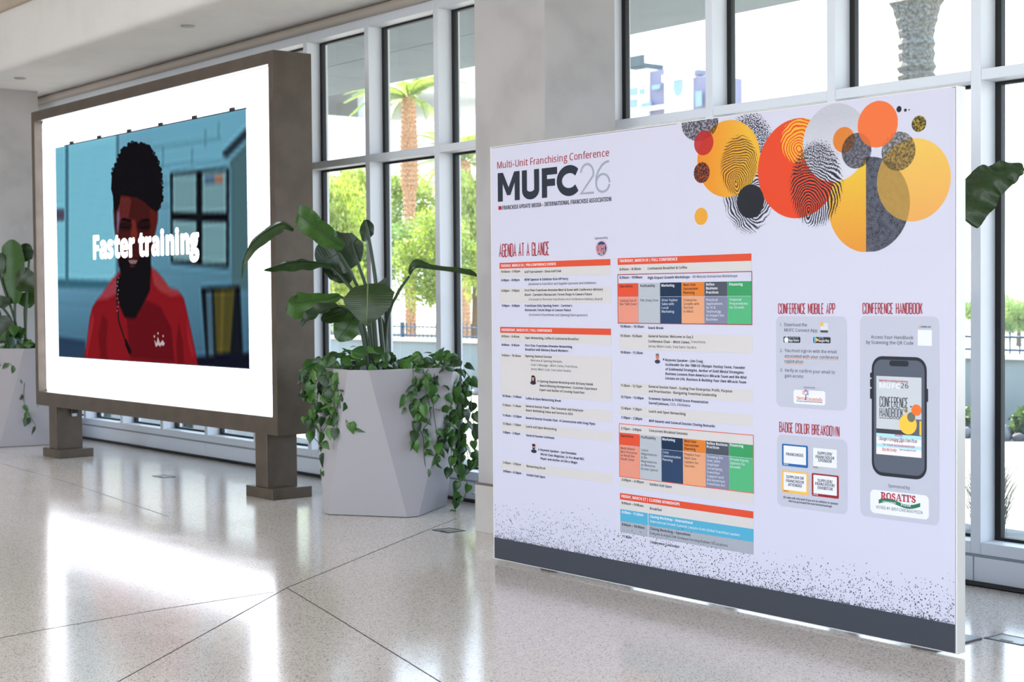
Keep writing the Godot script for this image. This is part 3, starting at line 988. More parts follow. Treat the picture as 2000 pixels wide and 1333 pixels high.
# the printed discs and thumbprints
func whorl(p: Vector2, core: Vector2, size: Vector2, turn: float, period: float, warp: FastNoiseLite) -> float:
	var d := (p - core).rotated(turn) / size
	var w := warp.get_noise_2d(p.x * 0.9, p.y * 0.9) * 0.09
	var r := sqrt(d.x * d.x + d.y * d.y * (0.55 if d.y > 0 else 1.5)) + w + 0.18 * absf(d.x) * d.y
	return sin(TAU * r / period)
func artwork() -> Array:
	crop = [1310.0, 160.0, 3.448]
	var tl := B(40, 120)
	var x0 := tl.x
	var y1: float = 2.339
	var x1 := B(1895, 600).x
	var y0 := B(40, 1190).y
	var wpx := 1100
	var s := wpx / (x1 - x0)
	var hpx := int((y1 - y0) * s)
	var im := Image.create_empty(wpx, hpx, false, Image.FORMAT_RGB8)
	im.fill(PAPER)
	var E := func(l: float, r: float, t: float, b: float) -> Array:       # disc from its left, right, top and bottom in the crop
		var cx := (l + r) / 2
		var cy := (t + b) / 2
		var c := B(cx, cy)
		return [(c.x - x0) * s, (y1 - c.y) * s, (B(r, cy).x - B(l, cy).x) / 2 * s, absf(B(cx, t).y - B(cx, b).y) / 2 * s]
	var grain := FastNoiseLite.new()
	grain.seed = 3
	grain.frequency = 0.3
	grain.fractal_octaves = 2
	var blot := FastNoiseLite.new()
	blot.seed = 9
	blot.frequency = 0.035
	blot.fractal_octaves = 4
	var warp := FastNoiseLite.new()
	warp.seed = 14
	warp.frequency = 0.012
	warp.fractal_octaves = 2
	var cloth := FastNoiseLite.new()
	cloth.seed = 23
	cloth.frequency = 0.13
	cloth.fractal_octaves = 2
	var black := Color(0.1, 0.115, 0.15)
	var e_print1: Array = E.call(325, 722, 190, 1035)
	var e_amber: Array = E.call(175, 597, 257, 775)
	var e_red: Array = E.call(580, 1125, 245, 917)
	var e_grey: Array = E.call(885, 1325, 145, 672)
	var e_half: Array = E.call(1055, 1603, 505, 1147)
	var e_print2: Array = E.call(790, 1165, 380, 990)
	var split: float = (B(1315, 826).x - x0) * s
	# each layer: ellipse and what it does to the colour under a point
	var layers := [
		[e_print1, func(p: Vector2, c: Color, q: float) -> Color:
			var top := clampf((0.5 - (p.y - e_print1[1] + e_print1[3]) / (2 * e_print1[3])) * 3.0, 0.0, 1.0)
			var v := whorl(p, Vector2(e_print1[0] + 30, e_print1[1] + 70), Vector2(150, 170), 0.35, 0.062, warp)
			v = lerpf(v, cloth.get_noise_2d(p.x, p.y * 1.6) * 3.0 + 0.15, top)
			return black if v + grain.get_noise_2d(p.x, p.y) * 1.1 > 0.1 + maxf(0.0, q - 0.86) * 9 else c],
		[e_amber, func(p: Vector2, _c: Color, _q: float) -> Color:
			var u: float = (p.x - e_amber[0]) / e_amber[2] * 0.5 + 0.5
			return Color(0.93, 0.55, 0.13).lerp(Color(0.94, 0.73, 0.22), clampf(u * 1.2, 0, 1)).darkened(maxf(0.0, grain.get_noise_2d(p.x * 2, p.y * 2)) * 0.12)],
		[E.call(320, 597, 335, 790), func(p: Vector2, c: Color, q: float) -> Color:
			if Vector2((p.x - e_amber[0]) / e_amber[2], (p.y - e_amber[1]) / e_amber[3]).length() > 1.0: return c
			var v := whorl(p, Vector2(e_amber[0] + 33, e_amber[1] + 75), Vector2(105, 130), 0.3, 0.07, warp)
			return c.lerp(Color(0.38, 0.25, 0.08), 0.85) if v + grain.get_noise_2d(p.x, p.y) * 0.7 > 0.0 + maxf(0.0, q - 0.8) * 9 else c],
		[E.call(72, 318, 150, 397), func(p: Vector2, c: Color, _q: float) -> Color:
			var v := blot.get_noise_2d(p.x * 2.2, p.y * 2.2) + grain.get_noise_2d(p.x, p.y) * 0.9
			return Color(c.r * 0.32, c.g * 0.32, c.b * 0.34) if v > -0.12 else c.darkened(0.12)],
		[E.call(157, 287, 327, 493), func(p: Vector2, c: Color, _q: float) -> Color: return c.lerp(Color(0.74, 0.12, 0.13), 0.86)],
		[E.call(155, 262, 541, 680), func(p: Vector2, _c: Color, _q: float) -> Color:
			var v := blot.get_noise_2d(p.x * 2.5, p.y * 2.5) + grain.get_noise_2d(p.x, p.y) * 0.7
			return Color(0.72, 0.26, 0.1) if v > 0.12 else Color(0.16, 0.13, 0.11)],
		[E.call(160, 248, 847, 962), func(p: Vector2, _c: Color, _q: float) -> Color: return Color(0.93, 0.66, 0.22).darkened(maxf(0.0, grain.get_noise_2d(p.x, p.y)) * 0.1)],
		[e_red, func(p: Vector2, _c: Color, _q: float) -> Color: return Color(0.9, 0.28, 0.13)],
		[E.call(735, 1010, 225, 555), func(p: Vector2, c: Color, q: float) -> Color:
			if Vector2((p.x - e_red[0]) / e_red[2], (p.y - e_red[1]) / e_red[3]).length() > 1.0: return c
			var v := whorl(p, Vector2(e_red[0] + 5, e_red[1] - 62), Vector2(90, 110), 0.6, 0.11, warp)
			return Color(0.95, 0.72, 0.2) if v + grain.get_noise_2d(p.x, p.y) * 0.5 > -0.25 + maxf(0.0, q - 0.85) * 9 else c],
		[e_grey, func(p: Vector2, _c: Color, _q: float) -> Color:
			var v: float = (p.y - e_grey[1]) / e_grey[3]
			var m := Color(0.74, 0.75, 0.79).lerp(Color(0.84, 0.845, 0.9), clampf(v * 0.7 + 0.5, 0, 1))
			return m.lightened(0.25) if grain.get_noise_2d(p.x * 1.6, p.y * 1.6) > 0.22 else m],
		[e_half, func(p: Vector2, c: Color, _q: float) -> Color:
			var v: float = (p.y - e_half[1]) / e_half[3] * 0.5 + 0.5
			if p.x < split:
				return Color(0.94, 0.79, 0.24).lerp(Color(0.91, 0.6, 0.22), v).darkened(maxf(0.0, grain.get_noise_2d(p.x * 2, p.y * 2)) * 0.1)
			return black if cloth.get_noise_2d(p.x * 2.0, p.y * 2.0) + cloth.get_noise_2d(p.x * 0.3, p.y * 0.3) * 0.5 > 0.27 else Color(0.36, 0.375, 0.43)],
		[e_grey, func(p: Vector2, c: Color, q: float) -> Color:
			var v: float = (p.y - e_grey[1]) / e_grey[3]
			var m := Color(0.74, 0.75, 0.79).lerp(Color(0.84, 0.845, 0.9), clampf(v * 0.7 + 0.5, 0, 1))
			return m.lightened(0.25) if grain.get_noise_2d(p.x * 1.6, p.y * 1.6) > 0.22 else m],
		[E.call(445, 627, 690, 917), func(p: Vector2, _c: Color, _q: float) -> Color: return black],
		[e_print2, func(p: Vector2, c: Color, q: float) -> Color:
			var v := whorl(p, Vector2(e_print2[0] - 28, e_print2[1] + 78), Vector2(120, 150), -0.2, 0.072, warp)
			var loose := clampf((e_print2[1] - p.y) / e_print2[3] * 1.6, 0.0, 1.0)
			v = lerpf(v, cloth.get_noise_2d(p.x * 1.5, p.y * 1.5) * 3.0, loose * 0.7)
			return black if v + grain.get_noise_2d(p.x, p.y) * 1.0 > 0.0 + maxf(0.0, q - 0.84) * 9 else c],
		[E.call(1092, 1237, 303, 475), func(p: Vector2, _c: Color, _q: float) -> Color: return Color(0.89, 0.52, 0.2).darkened(maxf(0.0, grain.get_noise_2d(p.x, p.y)) * 0.2)],
		[E.call(1150, 1350, 343, 582), func(p: Vector2, c: Color, _q: float) -> Color:
			var v := blot.get_noise_2d(p.x * 2.0 + 300, p.y * 2.0) + grain.get_noise_2d(p.x, p.y) * 0.9
			return Color(0.17, 0.175, 0.2).lerp(c, 0.18) if v > -0.05 else Color(c.r * 0.62, c.g * 0.62, c.b * 0.66)],
		[E.call(1383, 1880, 380, 938), func(p: Vector2, c: Color, _q: float) -> Color:
			var v: float = (p.y - e_half[1]) / e_half[3] * 0.5 + 0.75
			var m := Color(0.945, 0.79, 0.36).lerp(Color(0.92, 0.67, 0.36), clampf(v, 0, 1))
			return m if c.r > 0.5 else Color(0.79, 0.62, 0.27).lerp(c, 0.18)],
		[E.call(1418, 1647, 335, 597), func(p: Vector2, c: Color, _q: float) -> Color:
			var v := blot.get_noise_2d(p.x * 2.0, p.y * 2.0 + 400) + grain.get_noise_2d(p.x, p.y) * 0.9
			return Color(0.24, 0.24, 0.2).lerp(c, 0.15) if v > -0.02 else Color(c.r * 0.82, c.g * 0.82, c.b * 0.8)],
		[E.call(1257, 1528, 128, 440), func(p: Vector2, c: Color, _q: float) -> Color:
			return Color(0.94, 0.45, 0.22).darkened(0.1 if c.g < 0.55 else 0.0).lightened(maxf(0.0, grain.get_noise_2d(p.x, p.y)) * 0.1)],
		[E.call(1622, 1720, 227, 335), func(p: Vector2, _c: Color, _q: float) -> Color:
			return Color(0.74, 0.62, 0.16) if blot.get_noise_2d(p.x * 2.5, p.y * 2.5) + grain.get_noise_2d(p.x, p.y) * 0.7 > 0.1 else Color(0.2, 0.2, 0.13)],
		[E.call(1520, 1554, 162, 204), func(p: Vector2, _c: Color, _q: float) -> Color: return black],
		[E.call(1571, 1589, 179, 200), func(p: Vector2, _c: Color, _q: float) -> Color: return black],
		[E.call(1600, 1610, 182, 192), func(p: Vector2, _c: Color, _q: float) -> Color: return black],
	]
	for l in layers:
		var e: Array = l[0]
		var f: Callable = l[1]
		for y in range(maxi(0, int(e[1] - e[3])), mini(hpx, int(e[1] + e[3]) + 1)):
			for x in range(maxi(0, int(e[0] - e[2])), mini(wpx, int(e[0] + e[2]) + 1)):
				var q := Vector2((x - e[0]) / e[2], (y - e[1]) / e[3]).length()
				if q <= 1.0:
					var c := im.get_pixel(x, y)
					var n: Color = f.call(Vector2(x, y), c, q)
					if n != c: im.set_pixel(x, y, Color(n.r * 0.93, n.g * 0.92, n.b * 0.92))
	return [ImageTexture.create_from_image(im), x0, y0, x1, y1]

func build_sign() -> void:
	var xl := -6.742
	var xr := -3.672
	var yb := 0.014
	var yt := 2.343
	sign_node = thing("agenda_sign", Vector3(-5.207, 0, ZS), "large freestanding white framed sign printed with a conference agenda", "sign")
	sign_off = -sign_node.position
	var st := begin()
	box(st, Vector3(xl, yb, ZS - 0.058), Vector3(xl + 0.006, yt, ZS + 0.001), 0.001)
	box(st, Vector3(xr - 0.006, yb, ZS - 0.058), Vector3(xr, yt, ZS + 0.001), 0.001)
	box(st, Vector3(xl + 0.006, yt - 0.005, ZS - 0.058), Vector3(xr - 0.006, yt, ZS - 0.0005), 0.001)
	box(st, Vector3(xl + 0.006, yb, ZS - 0.058), Vector3(xr - 0.006, yb + 0.005, ZS - 0.0005), 0.001)
	obj("frame", st, mat(Color(0.86, 0.85, 0.83), 0.35, 0.1), sign_node, sign_off)
	st = begin()
	box(st, Vector3(xl + 0.0075, yb + 0.004, ZS - 0.012), Vector3(xr - 0.0085, yt - 0.007, ZS))
	part("printed_panel", st, PAPER)
	st = begin()
	box(st, Vector3(xl + 0.006, yb + 0.005, ZS - 0.055), Vector3(xr - 0.006, yt - 0.006, ZS - 0.045))
	obj("back_panel", st, mat(Color(0.8, 0.8, 0.82), 0.6), sign_node, sign_off)
	# grey band along the foot and the spray of dots above it
	st = begin()
	rect(st, xl + 0.0075, yb + 0.004, xr - 0.0085, 0.137, Z1)
	part("foot_band", st, Color(0.225, 0.24, 0.275))
	st = begin()
	var g := RandomNumberGenerator.new()
	g.seed = 4
	for k in 3400:
		var x := g.randf_range(xl + 0.012, xr - 0.014)
		var top := 0.2 + 0.09 * sin((x + 6.7) * 1.05 + 0.3) * sin((x + 6.7) * 1.05 + 0.3)
		if x > -5.9 and x < -4.5: top *= 0.8
		var y := 0.139 + top * pow(g.randf(), 2.1) * g.randf_range(0.5, 1.0)
		var s := g.randf_range(0.0014, 0.0032)
		var a := g.randf() * TAU
		var u := Vector2(cos(a), sin(a)) * s
		var v := u.orthogonal() * g.randf_range(0.5, 0.9)
		var p := Vector2(x, y)
		poly(st, PackedVector2Array([p - u - v, p + u - v, p + u + v, p - u + v]), Z1)
	var dots := part("ink_dots", st, Color(0.25, 0.27, 0.31))
	dots.set_meta("kind", "stuff")
	# feet
	for x in [-6.3, -3.86]:
		st = begin()
		box(st, Vector3(x - 0.06, 0.0, ZS - 0.37), Vector3(x + 0.06, 0.009, ZS - 0.025), 0.002)
		box(st, Vector3(x - 0.05, 0.008, ZS - 0.05), Vector3(x + 0.05, 0.016, ZS - 0.01))
		obj("foot_plate", st, mat(Color(0.45, 0.45, 0.46), 0.35, 0.7), sign_node, sign_off)
	# artwork
	var art := artwork()
	var am := StandardMaterial3D.new()
	am.albedo_texture = art[0]
	am.roughness = 0.62
	am.metallic_specular = 0.4
	st = begin()
	var cs := [Vector3(art[1], art[2], Z1), Vector3(art[1], art[4], Z1), Vector3(art[3], art[4], Z1), Vector3(art[3], art[2], Z1)]
	var uv := [Vector2(0, 1), Vector2(0, 0), Vector2(1, 0), Vector2(1, 1)]
	for i in [0, 1, 2, 0, 2, 3]:
		st.set_uv(uv[i])
		st.add_vertex(cs[i])
	obj("artwork_print", st, am, sign_node, sign_off).set_meta("label", "printed cluster of coloured discs and thumbprints")
	sign_header()
	sign_agenda_a()
	sign_agenda_b()
	sign_boxes()

func sign_header() -> void:
	crop = [940.0, 270.0, 4.761]
	var st := begin()
	say(st, "Multi-Unit Franchising Conference", 150, 1190, 285, 0.038, Z2, "regular")
	part("title_text", st, RED)
	# big letters
	st = begin()
	var a := B(155, 593)
	var top := B(155, 327).y
	var hgt := top - a.y
	var px := func(x: float) -> float: return B(x, 480).x
	var l: float = px.call(155)
	var r: float = px.call(358)
	var w := r - l
	var pts := PackedVector2Array()
	for p in [[0, 0], [0, 1], [0.24, 1], [0.5, 0.47], [0.76, 1], [1, 1], [1, 0], [0.775, 0], [0.775, 0.62], [0.575, 0.2], [0.425, 0.2], [0.225, 0.62], [0.225, 0]]:
		pts.append(Vector2(l + p[0] * w, a.y + p[1] * hgt))
	poly(st, pts, Z2)
	l = px.call(380)
	r = px.call(540)
	var t := (r - l) * 0.29
	pts = PackedVector2Array([Vector2(l + t / 2, top)])
	var arc := oval((l + r) / 2, a.y + hgt * 0.32, (r - l - t) / 2, hgt * 0.32 - t / 2 + 0.002, 17, PI, TAU)
	pts.append_array(arc)
	pts.append(Vector2(r - t / 2, top))
	stroke(st, pts, t, Z2)
	l = px.call(565)
	r = px.call(707)
	rect(st, l, a.y, l + t, top, Z2)
	rect(st, l + t, top - t * 0.9, r, top, Z2)
	rect(st, l + t, a.y + hgt * 0.38, l + (r - l) * 0.86, a.y + hgt * 0.38 + t * 0.9, Z2)
	l = px.call(703)
	r = px.call(905)
	var ro_ := (r - l) / 1.72
	stroke(st, oval(l + ro_, a.y + hgt / 2, ro_ - t / 2, hgt / 2 + 0.002 - t / 2, 30, 0.72, TAU - 0.72), t, Z2)
	var logo := part("logo_letters", st, NAVY)
	logo.set_meta("label", "bold dark letters MUFC")
	# thin 26
	st = begin()
	l = px.call(922)
	r = px.call(1048)
	w = r - l
	var q := 0.0112
	pts = oval(l + w * 0.5, top - w * 0.5, w * 0.47, w * 0.47, 14, PI * 0.95, 0.0 - 0.25)
	pts.append(Vector2(l + q / 2, a.y + q / 2))
	pts.append(Vector2(r, a.y + q / 2))
	stroke(st, pts, q, Z2)
	l = px.call(1062)
	r = px.call(1200)
	w = r - l
	stroke(st, oval(l + w / 2, a.y + hgt * 0.32, w / 2 - q / 2, hgt * 0.32 - q / 2, 30), q, Z2)
	stroke(st, PackedVector2Array([Vector2(l + w * 0.93, top), Vector2(l + w * 0.7, top - 0.003), Vector2(l + w * 0.45, top - hgt * 0.1), Vector2(l + w * 0.2, top - hgt * 0.28), Vector2(l + w * 0.06, top - hgt * 0.48), Vector2(l + q / 2, a.y + hgt * 0.32)]), q, Z2)
	part("logo_number", st, Color(0.58, 0.61, 0.65)).set_meta("label", "thin grey number 26")
	st = begin()
	var p0 := B(161, 634)
	rect(st, p0.x, p0.y, B(191, 650).x, B(161, 668).y, Z2)
	var dot := B(573, 622)
	poly(st, oval(dot.x, dot.y, 0.0035, 0.0035, 12), Z2)
	part("red_square", st, Color(0.66, 0.1, 0.16))
	st = begin()
	say(st, "FRANCHISE UPDATE MEDIA", 199, 560, 667, 0.0215)
	say(st, "INTERNATIONAL FRANCHISE ASSOCIATION", 588, 1210, 635, 0.0215)
	part("subtitle_text", st, NAVY)
	heading("AGENDA AT A GLANCE", 168, 633, 985, 1110)
	# sponsor roundel
	st = begin()
	say(st, "Sponsored by", 1057, 1178, 942, 0.0115, Z2, "regular")
	part("sponsor_caption", st, NAVY)
	var c := B(1118, 1027)
	st = begin()
	poly(st, oval(c.x, c.y, 0.045, 0.0425, 36), Z1)
	var ro := part("sponsor_roundel", st, Color(0.82, 0.25, 0.3))
	for k in [[0.0425, 0.0405, WHITE, 0.0001], [0.0395, 0.0375, Color(0.12, 0.24, 0.42), 0.0002]]:
		st = begin()
		poly(st, oval(c.x, c.y, k[0], k[1], 36), Z1 + k[3])
		part("roundel_ring", st, k[2], ro)
	for k in 2:
		st = begin()
		var z: float = Z2 + 0.0009 * k
		var e: float = 0.0015 if k == 0 else 0.0
		text(st, "Jersey", c.x - 0.032 - e, c.x + 0.031 + e, c.y + 0.003 - e, 0.021 + e, z, "black" if k == 0 else "bold", 0.15)
		text(st, "Mike's", c.x - 0.03 - e, c.x + 0.03 + e, c.y - 0.021 - e, 0.02 + e, z, "black" if k == 0 else "bold", 0.15)
		if k == 0: text(st, "SUBS", c.x - 0.013, c.x + 0.013, c.y - 0.033, 0.008, z)
		part("roundel_lettering", st, WHITE if k == 0 else Color(0.8, 0.14, 0.2), ro)

func sign_agenda_a() -> void:
	crop = [960.0, 500.0, 7.404]
	banner(118, 1720, 103, 187, "TUESDAY, MARCH 24 | PRE-CONFERENCE EVENTS", 140, 935, 163)
	row([118, 1720, 187, 310], [["10:00am – 5:00pm", 140, 415, 247], ["Golf Tournament – Siena Golf Club", 480, 1008, 250]])
	row([], [["6:00pm – 8:00pm", 142, 408, 370], ["NEW! Sponsor & Exhibitor Kick-Off Party", 480, 1112, 362], ["(Exclusive to Franchisor and Supplier Sponsors and Exhibitors)", 542, 1518, 424, "ri"]])
	row([120, 1720, 468, 683], [["6:00pm – 7:00pm", 147, 407, 522], ["First-Time Franchisee Attendee Meet & Greet with Conference Advisory", 482, 1613, 516], ["Board – Carmine's Restaurant, Forum Shops in Caesars Palace", 484, 1455, 580], ["(Exclusive to first-time franchisees and Conference Advisory Board)", 545, 1610, 646, "ri"]])
	row([], [["7:00pm – 9:00pm", 148, 410, 738], ["Franchisee-Only Opening Event – Carmine's", 484, 1168, 738], ["Restaurant, Forum Shops in Caesars Palace", 486, 1150, 800], ["(Exclusive to franchisees and Opening Event sponsors)", 547, 1393, 868, "ri"]])
	banner(127, 1728, 1028, 1113, "WEDNESDAY, MARCH 25 | FULL CONFERENCE", 148, 878, 1088)
	crop = [960.0, 630.0, 7.404]
	row([127, 1728, 152, 284], [["8:00am – 8:45am", 148, 405, 217], ["Open Networking, Coffee & Continental Breakfast", 488, 1265, 240]])
	row([], [["8:00am – 8:45am", 148, 405, 340], ["First-Time Franchisee Attendee Networking", 488, 1166, 350], ["Breakfast with Advisory Board Members", 490, 1109, 408]])
	row([130, 1735, 440, 1035], [["9:00am – 10:30am", 150, 425, 492], ["Opening General Session", 488, 872, 502], ["- Welcome & Opening Remarks", 550, 1022, 565, "r"], ["- Chair's Message – Mitch Cohen, Franchisee,", 550, 1248, 627, "r"], ["Jersey Mike's Subs, Sola Salon Studios", 570, 1152, 690, "r"],
		["Opening Keynote Workshop with Brittany Hodak", 697, 1472, 868], ["Award-Winning Entrepreneur, Customer Experience", 700, 1532, 930, "i"], ["Expert and Author of Creating Superfans", 702, 1350, 992, "i"]])
	star(675, 850)
	portrait(603, 833, 43, 70, Color(0.09, 0.06, 0.08), Color(0.75, 0.54, 0.48), Color(0.15, 0.22, 0.42), true, false)
	row([], [["10:30am – 11:00am", 157, 435, 1078], ["Coffee & Open Networking Break", 497, 1007, 1115]])
	crop = [960.0, 760.0, 7.016]
	row([135, 1650, 187, 327], [["11:00am – 11:45am", 152, 405, 235], ["General Session Panel - The Consumer and Employee", 472, 1258, 250], ["Reset: Rethinking Value and Service in 2026", 474, 1116, 308]])
	row([], [["11:45am – 12:30pm", 153, 412, 375], ["General Session Fireside Chat - A Conversation with Greg Flynn", 472, 1420, 412]])
	row([135, 1655, 450, 572], [["12:30pm – 1:30pm", 155, 405, 490], ["Lunch and Open Networking", 475, 893, 530]])
	row([], [["1:30pm – 2:45pm", 155, 393, 608], ["General Session Continues", 477, 862, 650], ["Keynote Speaker – Jon Dorenbos", 672, 1165, 850], ["World Class Magician, 2x Pro-Bowl NFL", 675, 1278, 910, "i"], ["Player and Author of Life is Magic", 675, 1183, 968, "i"]])
	star(650, 833)
	portrait(582, 815, 38, 65, Color(0.1, 0.07, 0.06), Color(0.72, 0.5, 0.43), Color(0.13, 0.15, 0.24), false, true)
	row([138, 1658, 980, 1097], [["2:45pm – 3:00pm", 160, 405, 1023], ["Networking Break", 482, 742, 1073]])
	row([], [["3:00pm – 6:30pm", 160, 410, 1140], ["Exhibit Hall Open", 483, 735, 1193]])
func star(cx: float, cy: float) -> void:
	var st := begin()
	var c := B(cx, cy)
	var pts := PackedVector2Array()
	for k in 10:
		var r := 0.0075 if k % 2 == 0 else 0.0032
		pts.append(c + Vector2(sin(TAU * k / 10), cos(TAU * k / 10)) * r)
	poly(st, pts, Z2)
	part("star_mark", st, NAVY)

func lines(words: Array, x: float, rights: Array, bls: Array) -> Array:
	var out := []
	for i in words.size():
		out.append([words[i], x, rights[i], bls[i]])
	return out
func sign_agenda_b() -> void:
	crop = [1195.0, 480.0, 6.348]
	banner(75, 1732, 158, 240, "THURSDAY, MARCH 26 | FULL CONFERENCE", 98, 815, 208)
	row([75, 1732, 240, 350], [["8:00am – 8:30am", 98, 362, 310], ["Continental Breakfast & Coffee", 445, 935, 300]])
	outline(73, 357, 1740, 965, Color(0.6, 0.14, 0.2))
	row([], [["8:30am – 10:00am", 98, 380, 413], ["High-Impact Growth Workshops", 447, 965, 415], ["– 90-Minute Immersive Workshops", 975, 1558, 402, "r"]])
	table([78, 331, 600, 867, 1149, 1436, 1735], 470, 638, 962,
		[[["Operations", 100, 260, 520]], [["Profitability", 356, 538, 515]], [["Marketing", 618, 778, 510]], lines(["Next Gen", "Succession", "Planning"], 890, [1040, 1068, 1030], [502, 550, 600]), lines(["Refine", "Business", "Practices"], 1172, [1274, 1314, 1325], [497, 545, 596]), [["Financing", 1460, 1625, 497]]],
		[lines(["Getting Out of", "the \"Hell Zone\""], 102, [307, 315], [697, 740]), [["P&L Deep Dive", 357, 575, 693]], lines(["Drive Topline", "Sales with", "Local", "Marketing"], 622, [816, 773, 703, 775], [691, 738, 785, 832]), lines(["Enterprise", "Growth with", "the Exit", "in Mind"], 893, [1054, 1084, 1012, 1008], [690, 737, 784, 831]),
		lines(["Practical", "Applications", "for AI &", "Technology", "to Impact the", "Business"], 1173, [1313, 1375, 1289, 1357, 1392, 1315], [688, 735, 783, 832, 880, 929]), lines(["Financial", "Preparedness", "for Growth"], 1463, [1608, 1690, 1642], [685, 733, 782])])
	row([], [["10:00am – 10:30am", 105, 398, 1017], ["Snack Break", 452, 642, 1035]])
	row([90, 1742, 1085, 1285], [["10:30am– 10:45am", 106, 375, 1133], ["General Session: Welcome to Day 2", 455, 1010, 1138], ["Conference Chair – Mitch Cohen,", 455, 972, 1203], ["Franchisee,", 990, 1172, 1208, "ri"], ["Jersey Mike's Subs, Sola Salon Studios", 455, 1050, 1262, "r"]])
	crop = [1195.0, 630.0, 6.348]
	row([], [["10:45am – 11:30am", 107, 385, 386], ["Keynote Speaker – Jim Craig", 665, 1130, 482], ["Goaltender for the 1980 US Olympic Hockey Team, Founder", 668, 1657, 538, "i"], ["of Goldmedal Strategies, Author of Gold Medal Strategies:", 670, 1645, 595, "i"], ["Business Lessons from America's Miracle Team and We Win!", 670, 1675, 652, "i"], ["Lessons on Life, Business & Building Your Own Miracle Team", 670, 1670, 708, "i"]])
	star(643, 460)
	portrait(567, 447, 33, 65, Color(0.45, 0.4, 0.38), Color(0.76, 0.45, 0.35), Color(0.2, 0.22, 0.28), false, false)
	row([95, 1745, 748, 886], [["11:30am – 12:15pm", 112, 373, 796], ["General Session Panel – Scaling Your Enterprise: Profit, Purpose", 458, 1495, 810], ["and Prioritization - Navigating Franchise Leadership", 460, 1300, 868]])
	row([], [["12:15pm – 12:40pm", 112, 395, 938], ["Economic Update & FUND Score Presentation", 462, 1197, 958], ["Darrell Johnson,", 462, 712, 1015], ["CEO, FRANdata", 725, 972, 1030, "r"]])
	row([98, 1745, 1030, 1152], [["12:40pm - 1:30pm", 115, 372, 1078], ["Lunch and Open Networking", 462, 917, 1118]])
	row([], [["1:30pm – 2:00pm", 117, 378, 1193], ["MVP Awards and General Session Closing Remarks", 463, 1278, 1236]])
	crop = [1195.0, 810.0, 4.762]
	outline(68, 82, 1320, 578, Color(0.86, 0.35, 0.24))
	row([70, 1318, 84, 170], [["2:15pm – 3:00pm", 87, 275, 140], ["Concurrent Breakout Sessions", 348, 705, 160]])
	table([72, 263, 463, 663, 874, 1090, 1317], 168, 283, 575,
		[[["Operations", 85, 203, 207]], [["Profitability", 275, 410, 222]], [["Marketing", 472, 590, 240]], lines(["Next Gen", "Succession", "Planning"], 677, [787, 809, 780], [257, 292, 327]), lines(["Refine Business", "Practices"], 885, [1078, 1000], [278, 311]), [["Financing", 1102, 1225, 295]]],
		[lines(["Multi-Brand", "Best Practices", "to Avoid the", "Death Zone"], 85, [213, 237, 213, 210], [322, 355, 388, 421]), lines(["Lease", "Negotiations", "& Re-", "Negotiations", "to Minimize", "Excess Spend"], 276, [340, 420, 335, 420, 405, 428], [340, 375, 409, 444, 479, 514]), lines(["Crisis", "Communication", "Planning"], 473, [530, 643, 567], [360, 394, 428]), lines(["Prepare Your", "Next Gen", "Leaders for", "Success"], 678, [825, 787, 810, 773], [379, 414, 450, 486]),
		lines(["Drawing the", "Line: Joint", "Employer", "Uncertainty,", "Franchise", "Support and", "the American", "Franchise Act"], 887, [1035, 1010, 1000, 1033, 1003, 1040, 1053, 1055], [401, 437, 473, 509, 545, 581, 617, 653]), lines(["Private Equity", "Options for", "Growth"], 1103, [1277, 1243, 1197], [426, 461, 496])])
	row([75, 1318, 580, 672], [["3:00pm – 6:00pm", 92, 298, 617], ["Exhibit Hall Open", 355, 558, 660]])
	banner(77, 1317, 730, 790, "FRIDAY, MARCH 27 | CLOSING WORKSHOPS", 93, 632, 772)
	row([78, 1317, 790, 880], [["8:00am – 9:00am", 93, 295, 833], ["Breakfast", 356, 466, 885]])
	for band in [[880, 990, Color(0.3, 0.63, 0.75), WHITE, [["8:30am – 11:30am", 95, 295, 918], ["Closing Workshop – International", 357, 752, 960], ["International Growth Summit: Lessons from Global Franchise Leaders", 357, 1193, 1003]]],
			[990, 1096, Color(0.61, 0.63, 0.67), NAVY, [["9:00am – 10:30am", 95, 305, 1033], ["Closing Workshop – Operations", 357, 732, 1072], ["Evaluate & Adjust the Underperforming Bottom 10 Locations", 357, 1078, 1113]]]]:
		var st := begin()
		var p := B(79, band[0])
		var q := B(79, band[1])
		rect(st, p.x, p.y, B(334, 1000).x, q.y, Z1)
		rect(st, B(341, 1000).x, p.y, B(1318, 1000).x, q.y, Z1)
		var r := part("workshop_row", st, band[2])
		st = begin()
		for k in 3:
			var l: Array = band[4][k]
			say(st, l[0], l[1], l[2], l[3], 0.0122, Z2, "regular" if k == 2 else "bold")
		part("row_text", st, band[3], r)
	row([], [["11:30am", 97, 185, 1143], ["Conference Concludes", 357, 625, 1197]])

